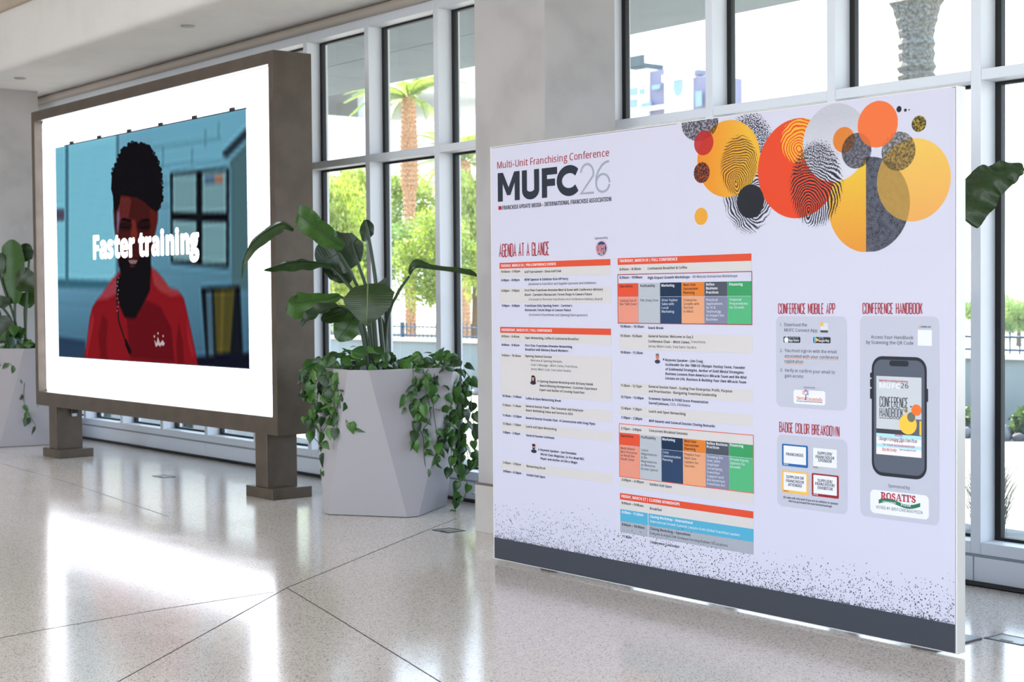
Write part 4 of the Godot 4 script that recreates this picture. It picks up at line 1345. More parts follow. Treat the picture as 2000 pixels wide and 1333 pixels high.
func sign_boxes() -> void:
	var pale := Color(0.715, 0.72, 0.775)
	# mobile app box
	crop = [1500.0, 570.0, 5.333]
	heading("CONFERENCE MOBILE APP", 108, 700, 122, 232)
	var box_ := panel(85, 255, 822, 1197, 0.03, pale, Z1, "app_box")
	var st := begin()
	for l in [["1.", 125, 145, 360], ["Download the", 172, 407, 360], ["MUFC Connect App", 172, 515, 416], ["2.", 127, 150, 628], ["You must sign-in with the email", 174, 715, 628], ["associated with your conference", 175, 733, 685], ["registration", 175, 368, 740], ["3.", 128, 153, 831], ["Verify or confirm your email to", 175, 697, 835], ["gain access", 175, 370, 891]]:
		say(st, l[0], l[1], l[2], l[3], 0.0145, Z2, "regular")
	say(st, "Sponsored by", 372, 493, 1006, 0.0085, Z2, "regular")
	part("box_text", st, NAVY, box_)
	st = begin()
	for u in [[175, 735, 692], [175, 368, 747]]:
		var a := B(u[0], u[2])
		rect(st, a.x, a.y, B(u[1], u[2]).x, a.y - 0.0025, Z2)
	part("underline", st, Color(0.9, 0.6, 0.4), box_)
	for b in [[163, 338, 468, 530, "App Store", 218, 325, 514, "Download on the", 220, 318, 486], [473, 653, 472, 535, "Google Play", 528, 640, 518, "GET IT ON", 530, 580, 490]]:
		var bd := panel(b[0], b[2], b[1], b[3], 0.006, Color(0.12, 0.15, 0.17), Z2, "store_badge")
		st = begin()
		say(st, b[4], b[5], b[6], b[7] + 4, 0.0105, Z3)
		say(st, b[8], b[9], b[10], b[11] - 1, 0.0045, Z3, "regular")
		part("badge_lettering", st, WHITE, bd)
		if b[0] == 163:
			st = begin()
			var c := B(194, 499)
			poly(st, oval(c.x - 0.004, c.y - 0.002, 0.0085, 0.012, 20), Z3)
			poly(st, oval(c.x + 0.004, c.y - 0.002, 0.0085, 0.012, 20), Z3 + 0.0001)
			poly(st, oval(c.x + 0.003, c.y + 0.0145, 0.0025, 0.004, 12), Z3)
			part("badge_mark", st, WHITE, bd)
		else:
			var c := B(503, 503)
			var tip := Vector2(c.x + 0.014, c.y)
			for k in [[Vector2(-0.011, 0.017), Vector2(-0.011, -0.017), Vector2(0.0, 0.0), Color(0.35, 0.68, 0.85)], [Vector2(-0.011, 0.017), Vector2(0.0, 0.0), Vector2(0.006, 0.007), Color(0.45, 0.75, 0.45)], [Vector2(-0.011, -0.017), Vector2(0.0, 0.0), Vector2(0.006, -0.007), Color(0.82, 0.33, 0.3)], [Vector2(0.006, 0.007), Vector2(0.0, 0.0), Vector2(0.006, -0.007), Color(0.93, 0.76, 0.3)]]:
				st = begin()
				poly(st, PackedVector2Array([c + k[0], c + k[1], c + k[2]]), Z3)
				if k[3].r > 0.9: poly(st, PackedVector2Array([c + k[0], tip, c + k[2]]), Z3 + 0.0001)
				part("badge_mark", st, k[3], bd)
	var icon := panel(547, 325, 628, 425, 0.004, Color(0.8, 0.8, 0.83), Z2, "app_icon")
	panel(547, 402, 628, 425, 0.004, Color(0.25, 0.27, 0.3), Z3, "icon_foot", icon)
	st = begin()
	var ic := B(562, 340)
	poly(st, oval(ic.x, ic.y, 0.009, 0.009, 16), Z3)
	part("icon_disc", st, Color(0.9, 0.68, 0.25), icon)
	st = begin()
	say(st, "MUFC", 555, 618, 386, 0.0085, Z3)
	part("icon_text", st, WHITE, icon)
	# sponsor card with a tree
	var card := panel(268, 1020, 600, 1166, 0.012, WHITE, Z2, "sponsor_card")
	st = begin()
	say(st, "Tierra", 300, 386, 1124, 0.0145, Z3, "serif bold")
	say(st, "Encantada", 406, 568, 1133, 0.0145, Z3, "serif bold")
	part("card_lettering", st, Color(0.83, 0.43, 0.2), card)
	st = begin()
	say(st, "The Leader in Spanish Immersion Early Education", 302, 568, 1144, 0.005, Z3)
	var tr := B(396, 1130)
	poly(st, PackedVector2Array([tr + Vector2(-0.004, 0), tr + Vector2(-0.0015, 0.02), tr + Vector2(-0.009, 0.032), tr + Vector2(0.0, 0.023), tr + Vector2(0.009, 0.033), tr + Vector2(0.0025, 0.02), tr + Vector2(0.003, 0)]), Z3)
	part("card_tree", st, Color(0.3, 0.2, 0.36), card)
	for k in [[-0.011, 0.037, Color(0.88, 0.6, 0.42)], [0.0, 0.043, Color(0.6, 0.45, 0.66)], [0.01, 0.038, Color(0.72, 0.55, 0.7)], [0.011, 0.028, Color(0.42, 0.62, 0.8)], [-0.013, 0.03, Color(0.9, 0.66, 0.5)]]:
		st = begin()
		poly(st, oval(tr.x + k[0], tr.y + k[1], 0.0065, 0.006, 12), Z3 + 0.0001)
		part("card_leaf", st, k[2], card)
	# badge colours box
	crop = [1500.0, 800.0, 6.06]
	heading("BADGE COLOR BREAKDOWN", 135, 847, 147, 268)
	var bb := panel(108, 293, 940, 1140, 0.03, pale, Z1, "badge_box")
	st = begin()
	say(st, "QR codes will only work if you are an exhibitor or sponsor", 182, 832, 1050, 0.0092, Z2)
	say(st, "who has purchased the lead retrieval package.", 245, 765, 1096, 0.0092, Z2)
	part("box_text", st, NAVY, bb)
	for b in [[167, 475, 405, 665, Color(0.13, 0.38, 0.62), [["FRANCHISEE", 218, 422, 545]]], [517, 840, 433, 700, Color(0.71, 0.725, 0.76), [["SUPPLIER/", 590, 765, 534], ["FRANCHISOR", 568, 790, 577], ["SPONSOR", 597, 760, 620]]], [168, 480, 720, 980, Color(0.92, 0.7, 0.27), [["SUPPLIER OR", 220, 427, 813], ["FRANCHISOR", 218, 430, 860], ["ATTENDEE", 242, 405, 907]]], [520, 840, 752, 1022, Color(0.58, 0.12, 0.15), [["SUPPLIER/", 592, 768, 858], ["FRANCHISOR/", 562, 797, 895], ["EXHIBITOR", 593, 770, 943]]]]:
		var bd := panel(b[0], b[2], b[1], b[3], 0.007, b[4], Z2, "badge_print")
		panel(b[0] + 21, b[2] + 21, b[1] - 22, b[3] - 30, 0.002, WHITE, Z3, "badge_field", bd)
		st = begin()
		for l in b[5]:
			say(st, l[0], l[1], l[2], l[3], 0.0128, Z4)
		part("badge_lettering", st, NAVY, bd)
		st = begin()
		say(st, "MUFC26", b[0] + 22, b[0] + 75, b[3] - 8, 0.006, Z3)
		part("badge_mark", st, WHITE if b[4].g < 0.6 else Color(0.6, 0.2, 0.2), bd)
	# handbook box
	crop = [1660.0, 570.0, 5.33]
	heading("CONFERENCE HANDBOOK", 133, 757, 117, 232)
	var low: float = (700.0 + 1207 / 3.92 - 570.0) * 5.33
	var hb := panel(105, 253, 930, low, 0.03, pale, Z1, "handbook_box")
	st = begin()
	say(st, "Access Your Handbook", 220, 662, 489, 0.0145, Z2, "regular")
	say(st, "by Scanning the QR Code", 172, 662, 543, 0.0145, Z2, "regular")
	say(st, "DOWNLOAD", 738, 846, 374, 0.006, Z2)
	part("box_text", st, NAVY, hb)
	st = begin()
	var dl := B(722, 369)
	stroke(st, oval(dl.x, dl.y, 0.0028, 0.0035, 14), 0.002, Z2)
	part("download_mark", st, Color(0.9, 0.55, 0.3), hb)
	panel(708, 398, 855, 562, 0.001, WHITE, Z2, "blank_code_card", hb)
	# the drawn telephone
	crop = [1660.0, 700.0, 3.92]
	var ph := panel(168, -18, 590, 893, 0.055, Color(0.14, 0.15, 0.19), Z2, "phone_print")
	for k in [[155, 176, 110, 150], [155, 176, 158, 222], [155, 176, 232, 312], [582, 600, 232, 336]]:
		panel(k[0], k[2], k[1], k[3], 0.006, Color(0.14, 0.15, 0.19), Z2, "phone_button", ph)
	panel(185, 8, 573, 868, 0.043, Color(0.33, 0.355, 0.405), Z2 + 0.0003, "phone_face", ph)
	panel(304, 16, 452, 60, 0.0115, Color(0.14, 0.15, 0.19), Z3, "phone_island", ph)
	panel(204, 135, 550, 733, 0.001, Color(0.75, 0.765, 0.785), Z3, "phone_screen", ph)
	panel(204, 537, 550, 573, 0.0005, Color(0.22, 0.235, 0.26), Z3 + 0.0002, "screen_band", ph)
	panel(204, 572, 550, 733, 0.0005, Color(0.9, 0.87, 0.88), Z3 + 0.0002, "screen_band", ph)
	panel(204, 573, 550, 600, 0.0005, Color(0.65, 0.84, 0.93), Z3 + 0.0003, "screen_band", ph)
	panel(204, 651, 550, 676, 0.0005, Color(0.65, 0.84, 0.93), Z3 + 0.0003, "screen_band", ph)
	st = begin()
	say(st, "Multi-Unit Franchising Conference", 227, 447, 177, 0.0078, Z4)
	say(st, "BRING", 348, 405, 598, 0.0085, Z4)
	say(st, "TO YOUR NEIGHBORHOOD!", 253, 498, 669, 0.009, Z4)
	say(st, "Tim McCarthy", 250, 365, 708, 0.0125, Z4, "serif bold", 0.2)
	say(st, "★ ★ ★ ★" if false else "• • • •", 345, 405, 652, 0.014, Z4)
	part("screen_text", st, Color(0.7, 0.16, 0.24), ph)
	st = begin()
	say(st, "MUFC", 227, 388, 228, 0.0215, Z4, "black")
	part("screen_text", st, WHITE, ph)
	st = begin()
	say(st, "26", 392, 450, 230, 0.0215, Z4, "regular")
	var h0 := B(230, 372)
	tall(st, "CONFERENCE", h0.x, B(447, 372).x, h0.y, B(230, 292).y, Z4, 0.075)
	h0 = B(230, 448)
	tall(st, "HANDBOOK", h0.x, B(413, 448).x, h0.y, B(230, 376).y, Z4, 0.075)
	say(st, "Built By and For Multi-Unit Franchisees", 228, 410, 460, 0.005, Z4)
	say(st, "Chicago's Greatest Thin Crust Pizza", 230, 523, 626, 0.015, Z4, "serif bold", 0.3)
	say(st, "Call or Text (847) 915-4156", 382, 508, 706, 0.006, Z4)
	part("screen_text", st, Color(0.13, 0.14, 0.17), ph)
	var disc_z := Z4
	for k in [[505, 532, 45, 63, Color(0.35, 0.36, 0.4), false], [447, 507, 68, 78, Color(0.92, 0.74, 0.27), true], [472, 452, 31, 38, Color(0.42, 0.42, 0.36), true], [432, 402, 13, 15, Color(0.55, 0.48, 0.2), true], [512, 398, 39, 43, Color(0.9, 0.44, 0.18), true], [470, 372, 5, 6, Color(0.1, 0.1, 0.13), true]]:
		st = begin()
		var c := B(k[0], k[1])
		var rx := absf(B(k[0] + k[2], k[1]).x - c.x)
		var ry := absf(B(k[0], k[1] + k[3]).y - c.y)
		disc_z += 0.0001
		if k[5]: poly(st, oval(c.x, c.y, rx, ry, 30), disc_z)
		else: rect(st, c.x - rx, c.y - ry, c.x + rx, c.y + ry, Z4 - 0.0002)
		part("screen_disc", st, k[4], ph)
	panel(535, 482, 550, 592, 0.0005, Color(0.92, 0.74, 0.27), Z4, "screen_band", ph)
	# sponsor of the handbook
	st = begin()
	say(st, "Sponsored by", 295, 460, 988, 0.0135, Z2, "regular")
	part("sponsor_caption", st, NAVY)
	var rc := panel(157, 1003, 607, 1182, 0.022, WHITE, Z2, "sponsor_card")
	st = begin()
	var rib := PackedVector2Array()
	var back := PackedVector2Array()
	for k in 13:
		var u := k / 12.0
		var x := 222 + (540 - 222) * u
		var y := 1108 - 22 * sin(u * TAU * 0.9 + 0.5) + u * 12
		rib.append(B(x, y - 14))
		back.append(B(x, y + 16))
	back.reverse()
	rib.append_array(back)
	poly(st, rib, Z3)
	part("card_ribbon", st, Color(0.13, 0.45, 0.32), rc)
	for k in 2:
		st = begin()
		say(st, "ROSATI'S", 238 + 2 * k, 505 - 2 * k, 1076 + (2 if k == 0 else 0), 0.027 + (0.003 if k == 0 else 0.0), Z4 + 0.0003 * k, "serif bold")
		part("card_lettering", st, Color(0.1, 0.1, 0.12) if k == 0 else Color(0.72, 0.13, 0.2), rc)
	st = begin()
	say(st, "Authentic Chicago", 252, 355, 1102, 0.006, Z4)
	say(st, "Pizza", 392, 468, 1130, 0.0125, Z4, "serif bold")
	part("card_lettering", st, WHITE, rc)
	st = begin()
	say(st, "VOTED #1 BEST CHICAGO PIZZA", 202, 560, 1150, 0.0125, Z3, "regular")
	part("card_lettering", st, NAVY, rc)

# ---------------------------------------------------------------- planters and plants
func rim(c: Vector3, y: float, apothem: float, half: float, turn: float) -> Array:    # eight corners: long sides face turn + k * 90 degrees
	var out := []
	for k in 4:
		var a := turn + k * PI / 2
		var n := Vector3(cos(a), 0, sin(a))
		var t := Vector3(-sin(a), 0, cos(a))
		out.append(c + n * apothem - t * half + Vector3(0, y, 0))
		out.append(c + n * apothem + t * half + Vector3(0, y, 0))
	return out
func planter(at: Vector3, turn: float, label: String) -> Node3D:
	var o := thing("planter", at, label, "planter", "faceted grey planters")
	var paintm := mat(Color(0.63, 0.615, 0.63), 0.36, 0.0, 0.5)
	var low := rim(Vector3.ZERO, 0.004, 0.35, 0.29, turn + deg_to_rad(47))
	var top := rim(Vector3.ZERO, 1.012, 0.43, 0.325, turn)
	var ins := rim(Vector3.ZERO, 1.012, 0.395, 0.30, turn)
	var deep := rim(Vector3.ZERO, 0.93, 0.39, 0.295, turn)
	var st := begin()
	for k in 8:                                   # a long top side stands on a short bottom side and the other way round
		var t0: Vector3 = top[k]
		var t1: Vector3 = top[(k + 1) % 8]
		var b0: Vector3 = low[(k + 7) % 8]
		var b1: Vector3 = low[k]
		quad(st, b0, t0, t1, b1)
		quad(st, t0, ins[k], ins[(k + 1) % 8], t1)
		quad(st, ins[k], deep[k], deep[(k + 1) % 8], ins[(k + 1) % 8])
	for k in range(1, 7):
		tri3(st, low[0], low[k], low[k + 1])
	obj("shell", st, paintm, o)
	st = begin()
	for k in range(1, 7):
		tri3(st, deep[0], deep[k + 1], deep[k])
	obj("soil", st, mat(Color(0.1, 0.075, 0.05), 0.95), o)
	return o

var leaf_mats := []
func leaf_mat(c: Color, rough := 0.36) -> StandardMaterial3D:
	var m := StandardMaterial3D.new()
	m.albedo_color = Color.WHITE
	m.roughness = rough
	m.metallic_specular = 0.5
	m.backlight_enabled = true
	m.backlight = Color(0.28, 0.36, 0.1)
	tri(m, noise_tex(0.02, 40 + int(c.g * 100), [[0.2, c.darkened(0.12)], [0.5, c], [0.8, c.lightened(0.04)]], 256, 4), 9.0)
	m.uv1_world_triplanar = false
	return m
func heart(bendy: float, curl: float) -> Mesh:     # a heart-shaped leaf, stalk end at the origin, tip towards -y, facing +z
	var st := begin(true)
	var rows := [[0.1, 0.0], [0.04, 0.32], [-0.15, 0.43], [-0.4, 0.38], [-0.65, 0.24], [-0.85, 0.1], [-1.02, 0.0]]
	var pts := []
	for r in rows:
		var y: float = r[0]
		var w: float = r[1]
		var mid := Vector3(0, y if r[1] > 0 or y < 0 else 0.0, -bendy * y * y)
		pts.append([mid + Vector3(-w, 0, -curl * w), mid + Vector3(-w * 0.5, 0, -curl * w * 0.1), mid + Vector3(0, 0, -0.03), mid + Vector3(w * 0.5, 0, -curl * w * 0.1), mid + Vector3(w, 0, -curl * w)])
	pts[0] = [Vector3(-0.17, 0.1, -0.02), Vector3(-0.08, 0.05, 0), Vector3(0, -0.02, -0.02), Vector3(0.08, 0.05, 0), Vector3(0.17, 0.1, -0.02)]
	for i in pts.size() - 1:
		for k in 4:
			quad(st, pts[i + 1][k], pts[i][k], pts[i][k + 1], pts[i + 1][k + 1])
	st.generate_normals()
	return st.commit()
var hearts := []
var vine_mats := []
func put_leaf(parent: Node3D, at: Vector3, size: float, out_dir: Vector3, droop: float) -> void:
	var o := hold("leaf", hearts[rng.randi() % hearts.size()], vine_mats[rng.randi() % vine_mats.size()], parent)
	var f := (out_dir + Vector3(rng.randf_range(-1.0, 1.0), rng.randf_range(-0.2, 1.1), rng.randf_range(-1.0, 1.0))).normalized()
	var down := Vector3(rng.randf_range(-0.8, 0.8), -droop, rng.randf_range(-0.8, 0.8))
	var y := -(down - f * down.dot(f)).normalized()
	var x := y.cross(f).normalized()
	o.transform = Transform3D(Basis(x, y, f) * size, at)
func vine(parent: Node3D, pts: Array, size: float, gap: float, out_dir: Vector3, stemm: Material) -> void:
	var line := bend(pts, 6)
	var st := begin(true)
	var radii := []
	for p in line: radii.append(0.0028)
	tube(st, line, radii, 5)
	obj("stem", st, stemm, parent)
	var walked := 0.0
	for i in range(1, line.size()):
		walked += line[i].distance_to(line[i - 1])
		if walked > gap:
			walked = rng.randf_range(-0.2, 0.2) * gap
			put_leaf(parent, line[i] + Vector3(rng.randf_range(-0.03, 0.03), rng.randf_range(-0.02, 0.02), rng.randf_range(-0.03, 0.03)), size * rng.randf_range(0.7, 1.25), out_dir, 1.0)
# a long blade: spine points, half widths, a direction that lies across the blade, how much it folds along its middle
func blade(spine: Array, widths: Array, across: Vector3, fold: float, ripple: float) -> SurfaceTool:
	var line := bend(spine, 14)
	var st := begin(true)
	var rows := []
	var n := line.size()
	for i in n:
		var u := float(i) / (n - 1) * (widths.size() - 1)
		var k := mini(int(u), widths.size() - 2)
		var w: float = lerpf(widths[k], widths[k + 1], u - k)
		var d: Vector3 = (line[mini(i + 1, n - 1)] - line[maxi(i - 1, 0)]).normalized()
		var a := (across - d * across.dot(d)).normalized()
		var nn := d.cross(a).normalized()
		var row_ := []
		for j in 7:
			var s := (j - 3) / 3.0
			var wave := ripple * sin(i * 0.39 + j * 0.7) * absf(s) + 0.022 * sin(i * 2.3 + absf(s) * 2.0) * absf(s)
			row_.append(line[i] + a * (s * w) + nn * (fold * w * (absf(s) - s * s * 0.35) + wave * w))
		rows.append(row_)
	for i in n - 1:
		for j in 6:
			quad(st, rows[i][j], rows[i][j + 1], rows[i + 1][j + 1], rows[i + 1][j])
	return st
func build_plants() -> void:
	hearts = [heart(0.25, 0.35), heart(0.45, 0.2), heart(0.12, 0.6)]
	vine_mats = [leaf_mat(Color(0.14, 0.29, 0.08)), leaf_mat(Color(0.17, 0.34, 0.09)), leaf_mat(Color(0.1, 0.22, 0.07)), leaf_mat(Color(0.24, 0.42, 0.12))]
	var vine_stem := mat(Color(0.2, 0.3, 0.12), 0.6)
	var dark := leaf_mat(Color(0.1, 0.19, 0.085), 0.33)
	var mid := leaf_mat(Color(0.13, 0.225, 0.07), 0.32)
	var bright := leaf_mat(Color(0.18, 0.33, 0.075), 0.34)
	var stalk := mat(Color(0.13, 0.22, 0.1), 0.4)
	var rib := mat(Color(0.42, 0.5, 0.24), 0.45)
	# the planter between the kiosk and the column
	var pc := Vector3(-8.9, 0, -6.04)
	planter(pc, deg_to_rad(9), "faceted grey planter standing between the video kiosk and the column")
	var depth := (pc - EYE).dot(-look.z)
	crop = [460.0, 380.0, 2.02]
	var A := func(x: float, y: float, d := 0.0) -> Vector3: return at_depth(460 + x / 2.02, 380 + y / 2.02, depth + d)
	var toward := look.z                                         # towards the camera
	var bird := thing("bird_of_paradise", pc + Vector3(0, 0.93, 0), "tall plant with large paddle leaves growing from the planter beside the kiosk", "plant")
	var off := -bird.position
	var stalks := [
		[[[545, 600, 0], [520, 470, 0], [465, 330, -0.05], [405, 225, -0.1]], 0.012],
		[[[530, 600, 0], [490, 440, 0.05], [420, 330, 0.1], [372, 285, 0.1]], 0.012],
		[[[550, 600, 0.05], [520, 400, 0.1], [490, 290, 0.1], [455, 185, 0.1]], 0.011],
		[[[590, 600, 0], [560, 400, 0], [535, 220, 0], [512, 105, 0]], 0.012],
		[[[560, 600, -0.05], [545, 480, -0.1], [525, 380, -0.15], [522, 362, -0.17]], 0.012],
		[[[585, 600, 0.05], [598, 500, 0.1], [640, 390, 0.12], [686, 322, 0.12]], 0.011],
		[[[530, 600, -0.1], [490, 510, -0.15], [440, 450, -0.2], [405, 440, -0.2]], 0.010],
		[[[545, 600, -0.05], [500, 500, -0.1], [450, 430, -0.12], [410, 400, -0.14]], 0.010],
		[[[600, 600, 0.1], [590, 540, 0.1], [565, 470, 0.12], [545, 430, 0.15]], 0.011],
	]
	for s in stalks:
		var pts := []
		for p in s[0]: pts.append(A.call(p[0], p[1], p[2]))
		pts[0].y = 0.94
		var line := bend(pts, 6)
		var radii := []
		for i in line.size(): radii.append(lerpf(s[1] * 1.5, s[1] * 0.75, float(i) / line.size()))
		var st := begin(true)
		tube(st, line, radii, 8)
		obj("stalk", st, stalk, bird, off)
	# blades: spine, half widths (m), across given as a crop direction (x, y, towards), fold, ripple, material
	var blades := [
		[[[428, 205, -0.1], [380, 175, -0.12], [310, 125, -0.12], [262, 88, -0.1], [240, 78, -0.08]], [0.03, 0.085, 0.09, 0.085, 0.06], [0.45, 0.8, 0.25], -0.3, 0.12, bright],
		[[[232, 138, -0.1], [185, 112, -0.12], [110, 150, -0.15], [55, 205, -0.18], [28, 270, -0.2], [24, 330, -0.2]], [0.02, 0.06, 0.075, 0.065, 0.04, 0.004], [0.2, 0.75, 0.8], -0.75, 0.05, mid],
		[[[378, 276, 0.08], [310, 266, 0.05], [240, 262, 0.0], [170, 278, -0.03], [112, 298, -0.05]], [0.012, 0.06, 0.085, 0.06, 0.01], [0.1, 0.55, 0.9], -0.7, 0.1, mid],
		[[[482, 172, 0.15], [450, 205, 0.15], [400, 235, 0.15], [355, 262, 0.18], [340, 285, 0.2]], [0.05, 0.14, 0.16, 0.12, 0.02], [0.6, 0.8, 0.15], 0.15, 0.04, dark],
		[[[512, 100, 0.02], [516, 120, 0.03], [512, 150, 0.04], [505, 185, 0.05]], [0.012, 0.05, 0.06, 0.01], [1, 0.1, 0.4], -0.5, 0.05, dark],
		[[[522, 352, -0.18], [521, 390, -0.24], [520, 440, -0.27], [518, 485, -0.27], [517, 518, -0.26]], [0.1, 0.185, 0.16, 0.085, 0.006], [1, -0.12, 0.1], -0.22, 0.015, mid],
		[[[688, 318, 0.12], [712, 288, 0.1], [770, 294, 0.05], [850, 304, 0.0], [915, 316, -0.04], [956, 326, -0.06]], [0.02, 0.06, 0.032, 0.035, 0.045, 0.01], [0.15, 0.5, 0.9], -0.8, 0.06, mid],
		[[[412, 398, -0.14], [360, 412, -0.18], [300, 420, -0.2], [240, 428, -0.22], [208, 420, -0.22]], [0.02, 0.06, 0.085, 0.12, 0.04], [0.1, 0.8, 0.5], -0.5, 0.08, bright],
		[[[405, 440, -0.2], [360, 452, -0.24], [315, 475, -0.26], [280, 500, -0.28], [258, 522, -0.28]], [0.015, 0.06, 0.07, 0.05, 0.01], [0.2, 0.6, 0.8], 0.6, 0.14, dark],
		[[[440, 450, -0.1], [410, 470, -0.1], [370, 485, -0.1], [338, 495, -0.1]], [0.02, 0.07, 0.06, 0.01], [0.2, 0.9, 0.4], 0.4, 0.1, mid],
		[[[470, 470, 0.05], [450, 510, 0.05], [425, 545, 0.05], [400, 575, 0.05]], [0.06, 0.11, 0.09, 0.02], [1, 0.5, 0.2], 0.2, 0.05, bright],
		[[[460, 340, 0.2], [430, 320, 0.2], [385, 300, 0.22], [350, 290, 0.22]], [0.03, 0.07, 0.07, 0.02], [0.2, 1, 0.2], 0.2, 0.05, dark],
		[[[545, 430, 0.16], [560, 400, 0.18], [585, 360, 0.2], [600, 330, 0.2]], [0.02, 0.05, 0.05, 0.01], [1, 0.4, 0.2], 0.2, 0.05, dark],
	]
	for b in blades:
		var pts := []
		for p in b[0]: pts.append(A.call(p[0], p[1], p[2]))
		var a: Array = b[2]
		var across: Vector3 = look.x * a[0] - look.y * a[1] + toward * a[2]
		var lf := obj("leaf", blade(pts, b[1], across, b[3], b[4]), b[5], bird, off)
		var line := bend(pts, 4)
		var radii := []
		for i in line.size(): radii.append(lerpf(0.006, 0.0015, float(i) / line.size()))
		var st := begin(true)
		tube(st, line, radii, 5)
		obj("midrib", st, rib if b[3] == -0.22 else stalk, lf)
	# trailing vines round the rim
	var pothos := thing("trailing_pothos", pc + Vector3(0, 0.94, 0), "trailing plant of heart-shaped leaves spilling from the planter beside the kiosk", "plant")
	var poff := -pothos.position
	var P := func(x: float, y: float, d := 0.0) -> Vector3: return A.call(x, y, d) + poff
	var strands := [
		# left bunch
		[[430, 690, -0.3], [400, 720, -0.36], [370, 790, -0.36], [360, 860, -0.36]], [[420, 690, -0.3], [350, 700, -0.32], [310, 760, -0.3], [300, 830, -0.3], [310, 900, -0.3]],
		[[410, 680, -0.25], [330, 690, -0.25], [280, 740, -0.22], [250, 790, -0.22]], [[440, 700, -0.36], [420, 760, -0.4], [400, 840, -0.4], [350, 930, -0.38], [330, 990, -0.38]],
		[[450, 695, -0.38], [450, 760, -0.44], [440, 830, -0.44], [455, 890, -0.44], [490, 925, -0.44]], [[400, 690, -0.2], [330, 760, -0.18], [320, 850, -0.16], [300, 940, -0.16], [350, 1010, -0.16], [345, 1080, -0.16], [372, 1120, -0.18]],
		[[380, 690, -0.15], [300, 680, -0.1], [270, 720, -0.1], [250, 760, -0.1]], [[440, 695, -0.34], [395, 740, -0.4], [385, 800, -0.4], [395, 870, -0.4], [400, 930, -0.4]],
		# right bunch
		[[700, 690, -0.4], [700, 740, -0.46], [680, 790, -0.46], [660, 835, -0.46]], [[740, 690, -0.36], [750, 760, -0.42], [745, 830, -0.42], [720, 900, -0.4], [740, 960, -0.38], [745, 1040, -0.36], [755, 1110, -0.34]],
		[[780, 685, -0.3], [790, 760, -0.34], [780, 840, -0.34], [790, 920, -0.33], [800, 1000, -0.32], [795, 1060, -0.3]], [[820, 685, -0.22], [830, 760, -0.26], [820, 840, -0.26], [830, 920, -0.24], [850, 1000, -0.22], [850, 1080, -0.2]],
		[[850, 685, -0.14], [865, 770, -0.18], [870, 860, -0.16], [880, 950, -0.14], [880, 1030, -0.12], [885, 1110, -0.1], [870, 1180, -0.1], [862, 1240, -0.1]], [[880, 685, -0.05], [900, 760, -0.08], [910, 850, -0.06], [905, 940, -0.05], [915, 1030, -0.04], [925, 1090, -0.04]],
		[[900, 690, 0.02], [930, 740, 0.0], [930, 830, 0.0], [940, 910, 0.0], [945, 1000, 0.0], [940, 1060, 0.0]], [[760, 690, -0.34], [720, 760, -0.42], [700, 820, -0.42], [710, 880, -0.42]],
		[[800, 690, -0.28], [760, 800, -0.36], [770, 880, -0.36], [730, 940, -0.36]], [[840, 690, -0.18], [800, 780, -0.28], [790, 880, -0.28], [810, 960, -0.28], [790, 1030, -0.28]],
		[[870, 690, -0.1], [850, 800, -0.2], [855, 900, -0.2], [835, 990, -0.2]], [[890, 690, -0.02], [895, 900, -0.06], [905, 1000, -0.06], [895, 1090, -0.06], [915, 1150, -0.06], [900, 1200, -0.06]],
	]
	for s in strands:
		var pts := []
		for p in s: pts.append(P.call(p[0], p[1], p[2]))
		vine(pothos, pts, 0.078, 0.052, toward, vine_stem)
	for k in 62:                                    # more leaves thicken the two bunches
		var right := k % 2 == 0
		var x := rng.randf_range(700, 930) if right else rng.randf_range(270, 450)
		var y := rng.randf_range(700, 1010) if right else rng.randf_range(690, 900)
		var d := lerpf(-0.44, -0.02, (x - 700) / 230.0) if right else lerpf(-0.18, -0.44, (x - 270) / 180.0)
		put_leaf(pothos, P.call(x, y, d), rng.randf_range(0.06, 0.1), toward, 0.9)
	for k in 120:                                   # the mound on top
		var t := k / 119.0
		var x := lerpf(300, 905, t) + rng.randf_range(-20, 20)
		var hgt := 690 - (80 * exp(-pow((x - 480) / 170, 2)) + 70 * exp(-pow((x - 800) / 110, 2)) + 15) * rng.randf()
		var d := rng.randf_range(-0.38, 0.3)
		if x < 400: d = rng.randf_range(-0.25, 0.05)
		put_leaf(pothos, P.call(x, hgt, d), rng.randf_range(0.06, 0.11), (toward + Vector3.UP * 0.6).normalized(), 0.4)
	# the planter at the far end, half hidden by the kiosk
	var pl := Vector3(-15.62, 0, -6.02)
	planter(pl, deg_to_rad(-33), "faceted grey planter half hidden behind the far end of the video kiosk")
	var dl := (pl - EYE).dot(-look.z)
	var L := func(x: float, y: float, d := 0.0) -> Vector3: return at_depth(x / 2.9, 440 + y / 2.9, dl + d)
	var bird2 := thing("bird_of_paradise", pl + Vector3(0, 0.93, 0), "plant with upright paddle leaves behind the far end of the kiosk", "plant")
	off = -bird2.position
	for s in [[[120, 620, 0], [85, 540, 0], [30, 380, 0], [0, 280, 0]], [[90, 620, 0], [85, 520, 0], [85, 440, 0]], [[140, 620, 0], [150, 450, 0], [165, 200, 0]], [[60, 620, 0], [70, 560, 0], [10, 460, 0]], [[150, 620, 0], [140, 500, 0.1], [150, 440, 0.1]], [[40, 620, 0], [0, 500, 0], [-60, 380, 0]]]:
		var pts := []
		for p in s: pts.append(L.call(p[0], p[1], p[2]))
		pts[0].y = 0.94
		var line := bend(pts, 6)
		var radii := []
		for i in line.size(): radii.append(0.014)
		var st := begin(true)
		tube(st, line, radii, 7)
		obj("stalk", st, stalk, bird2, off)
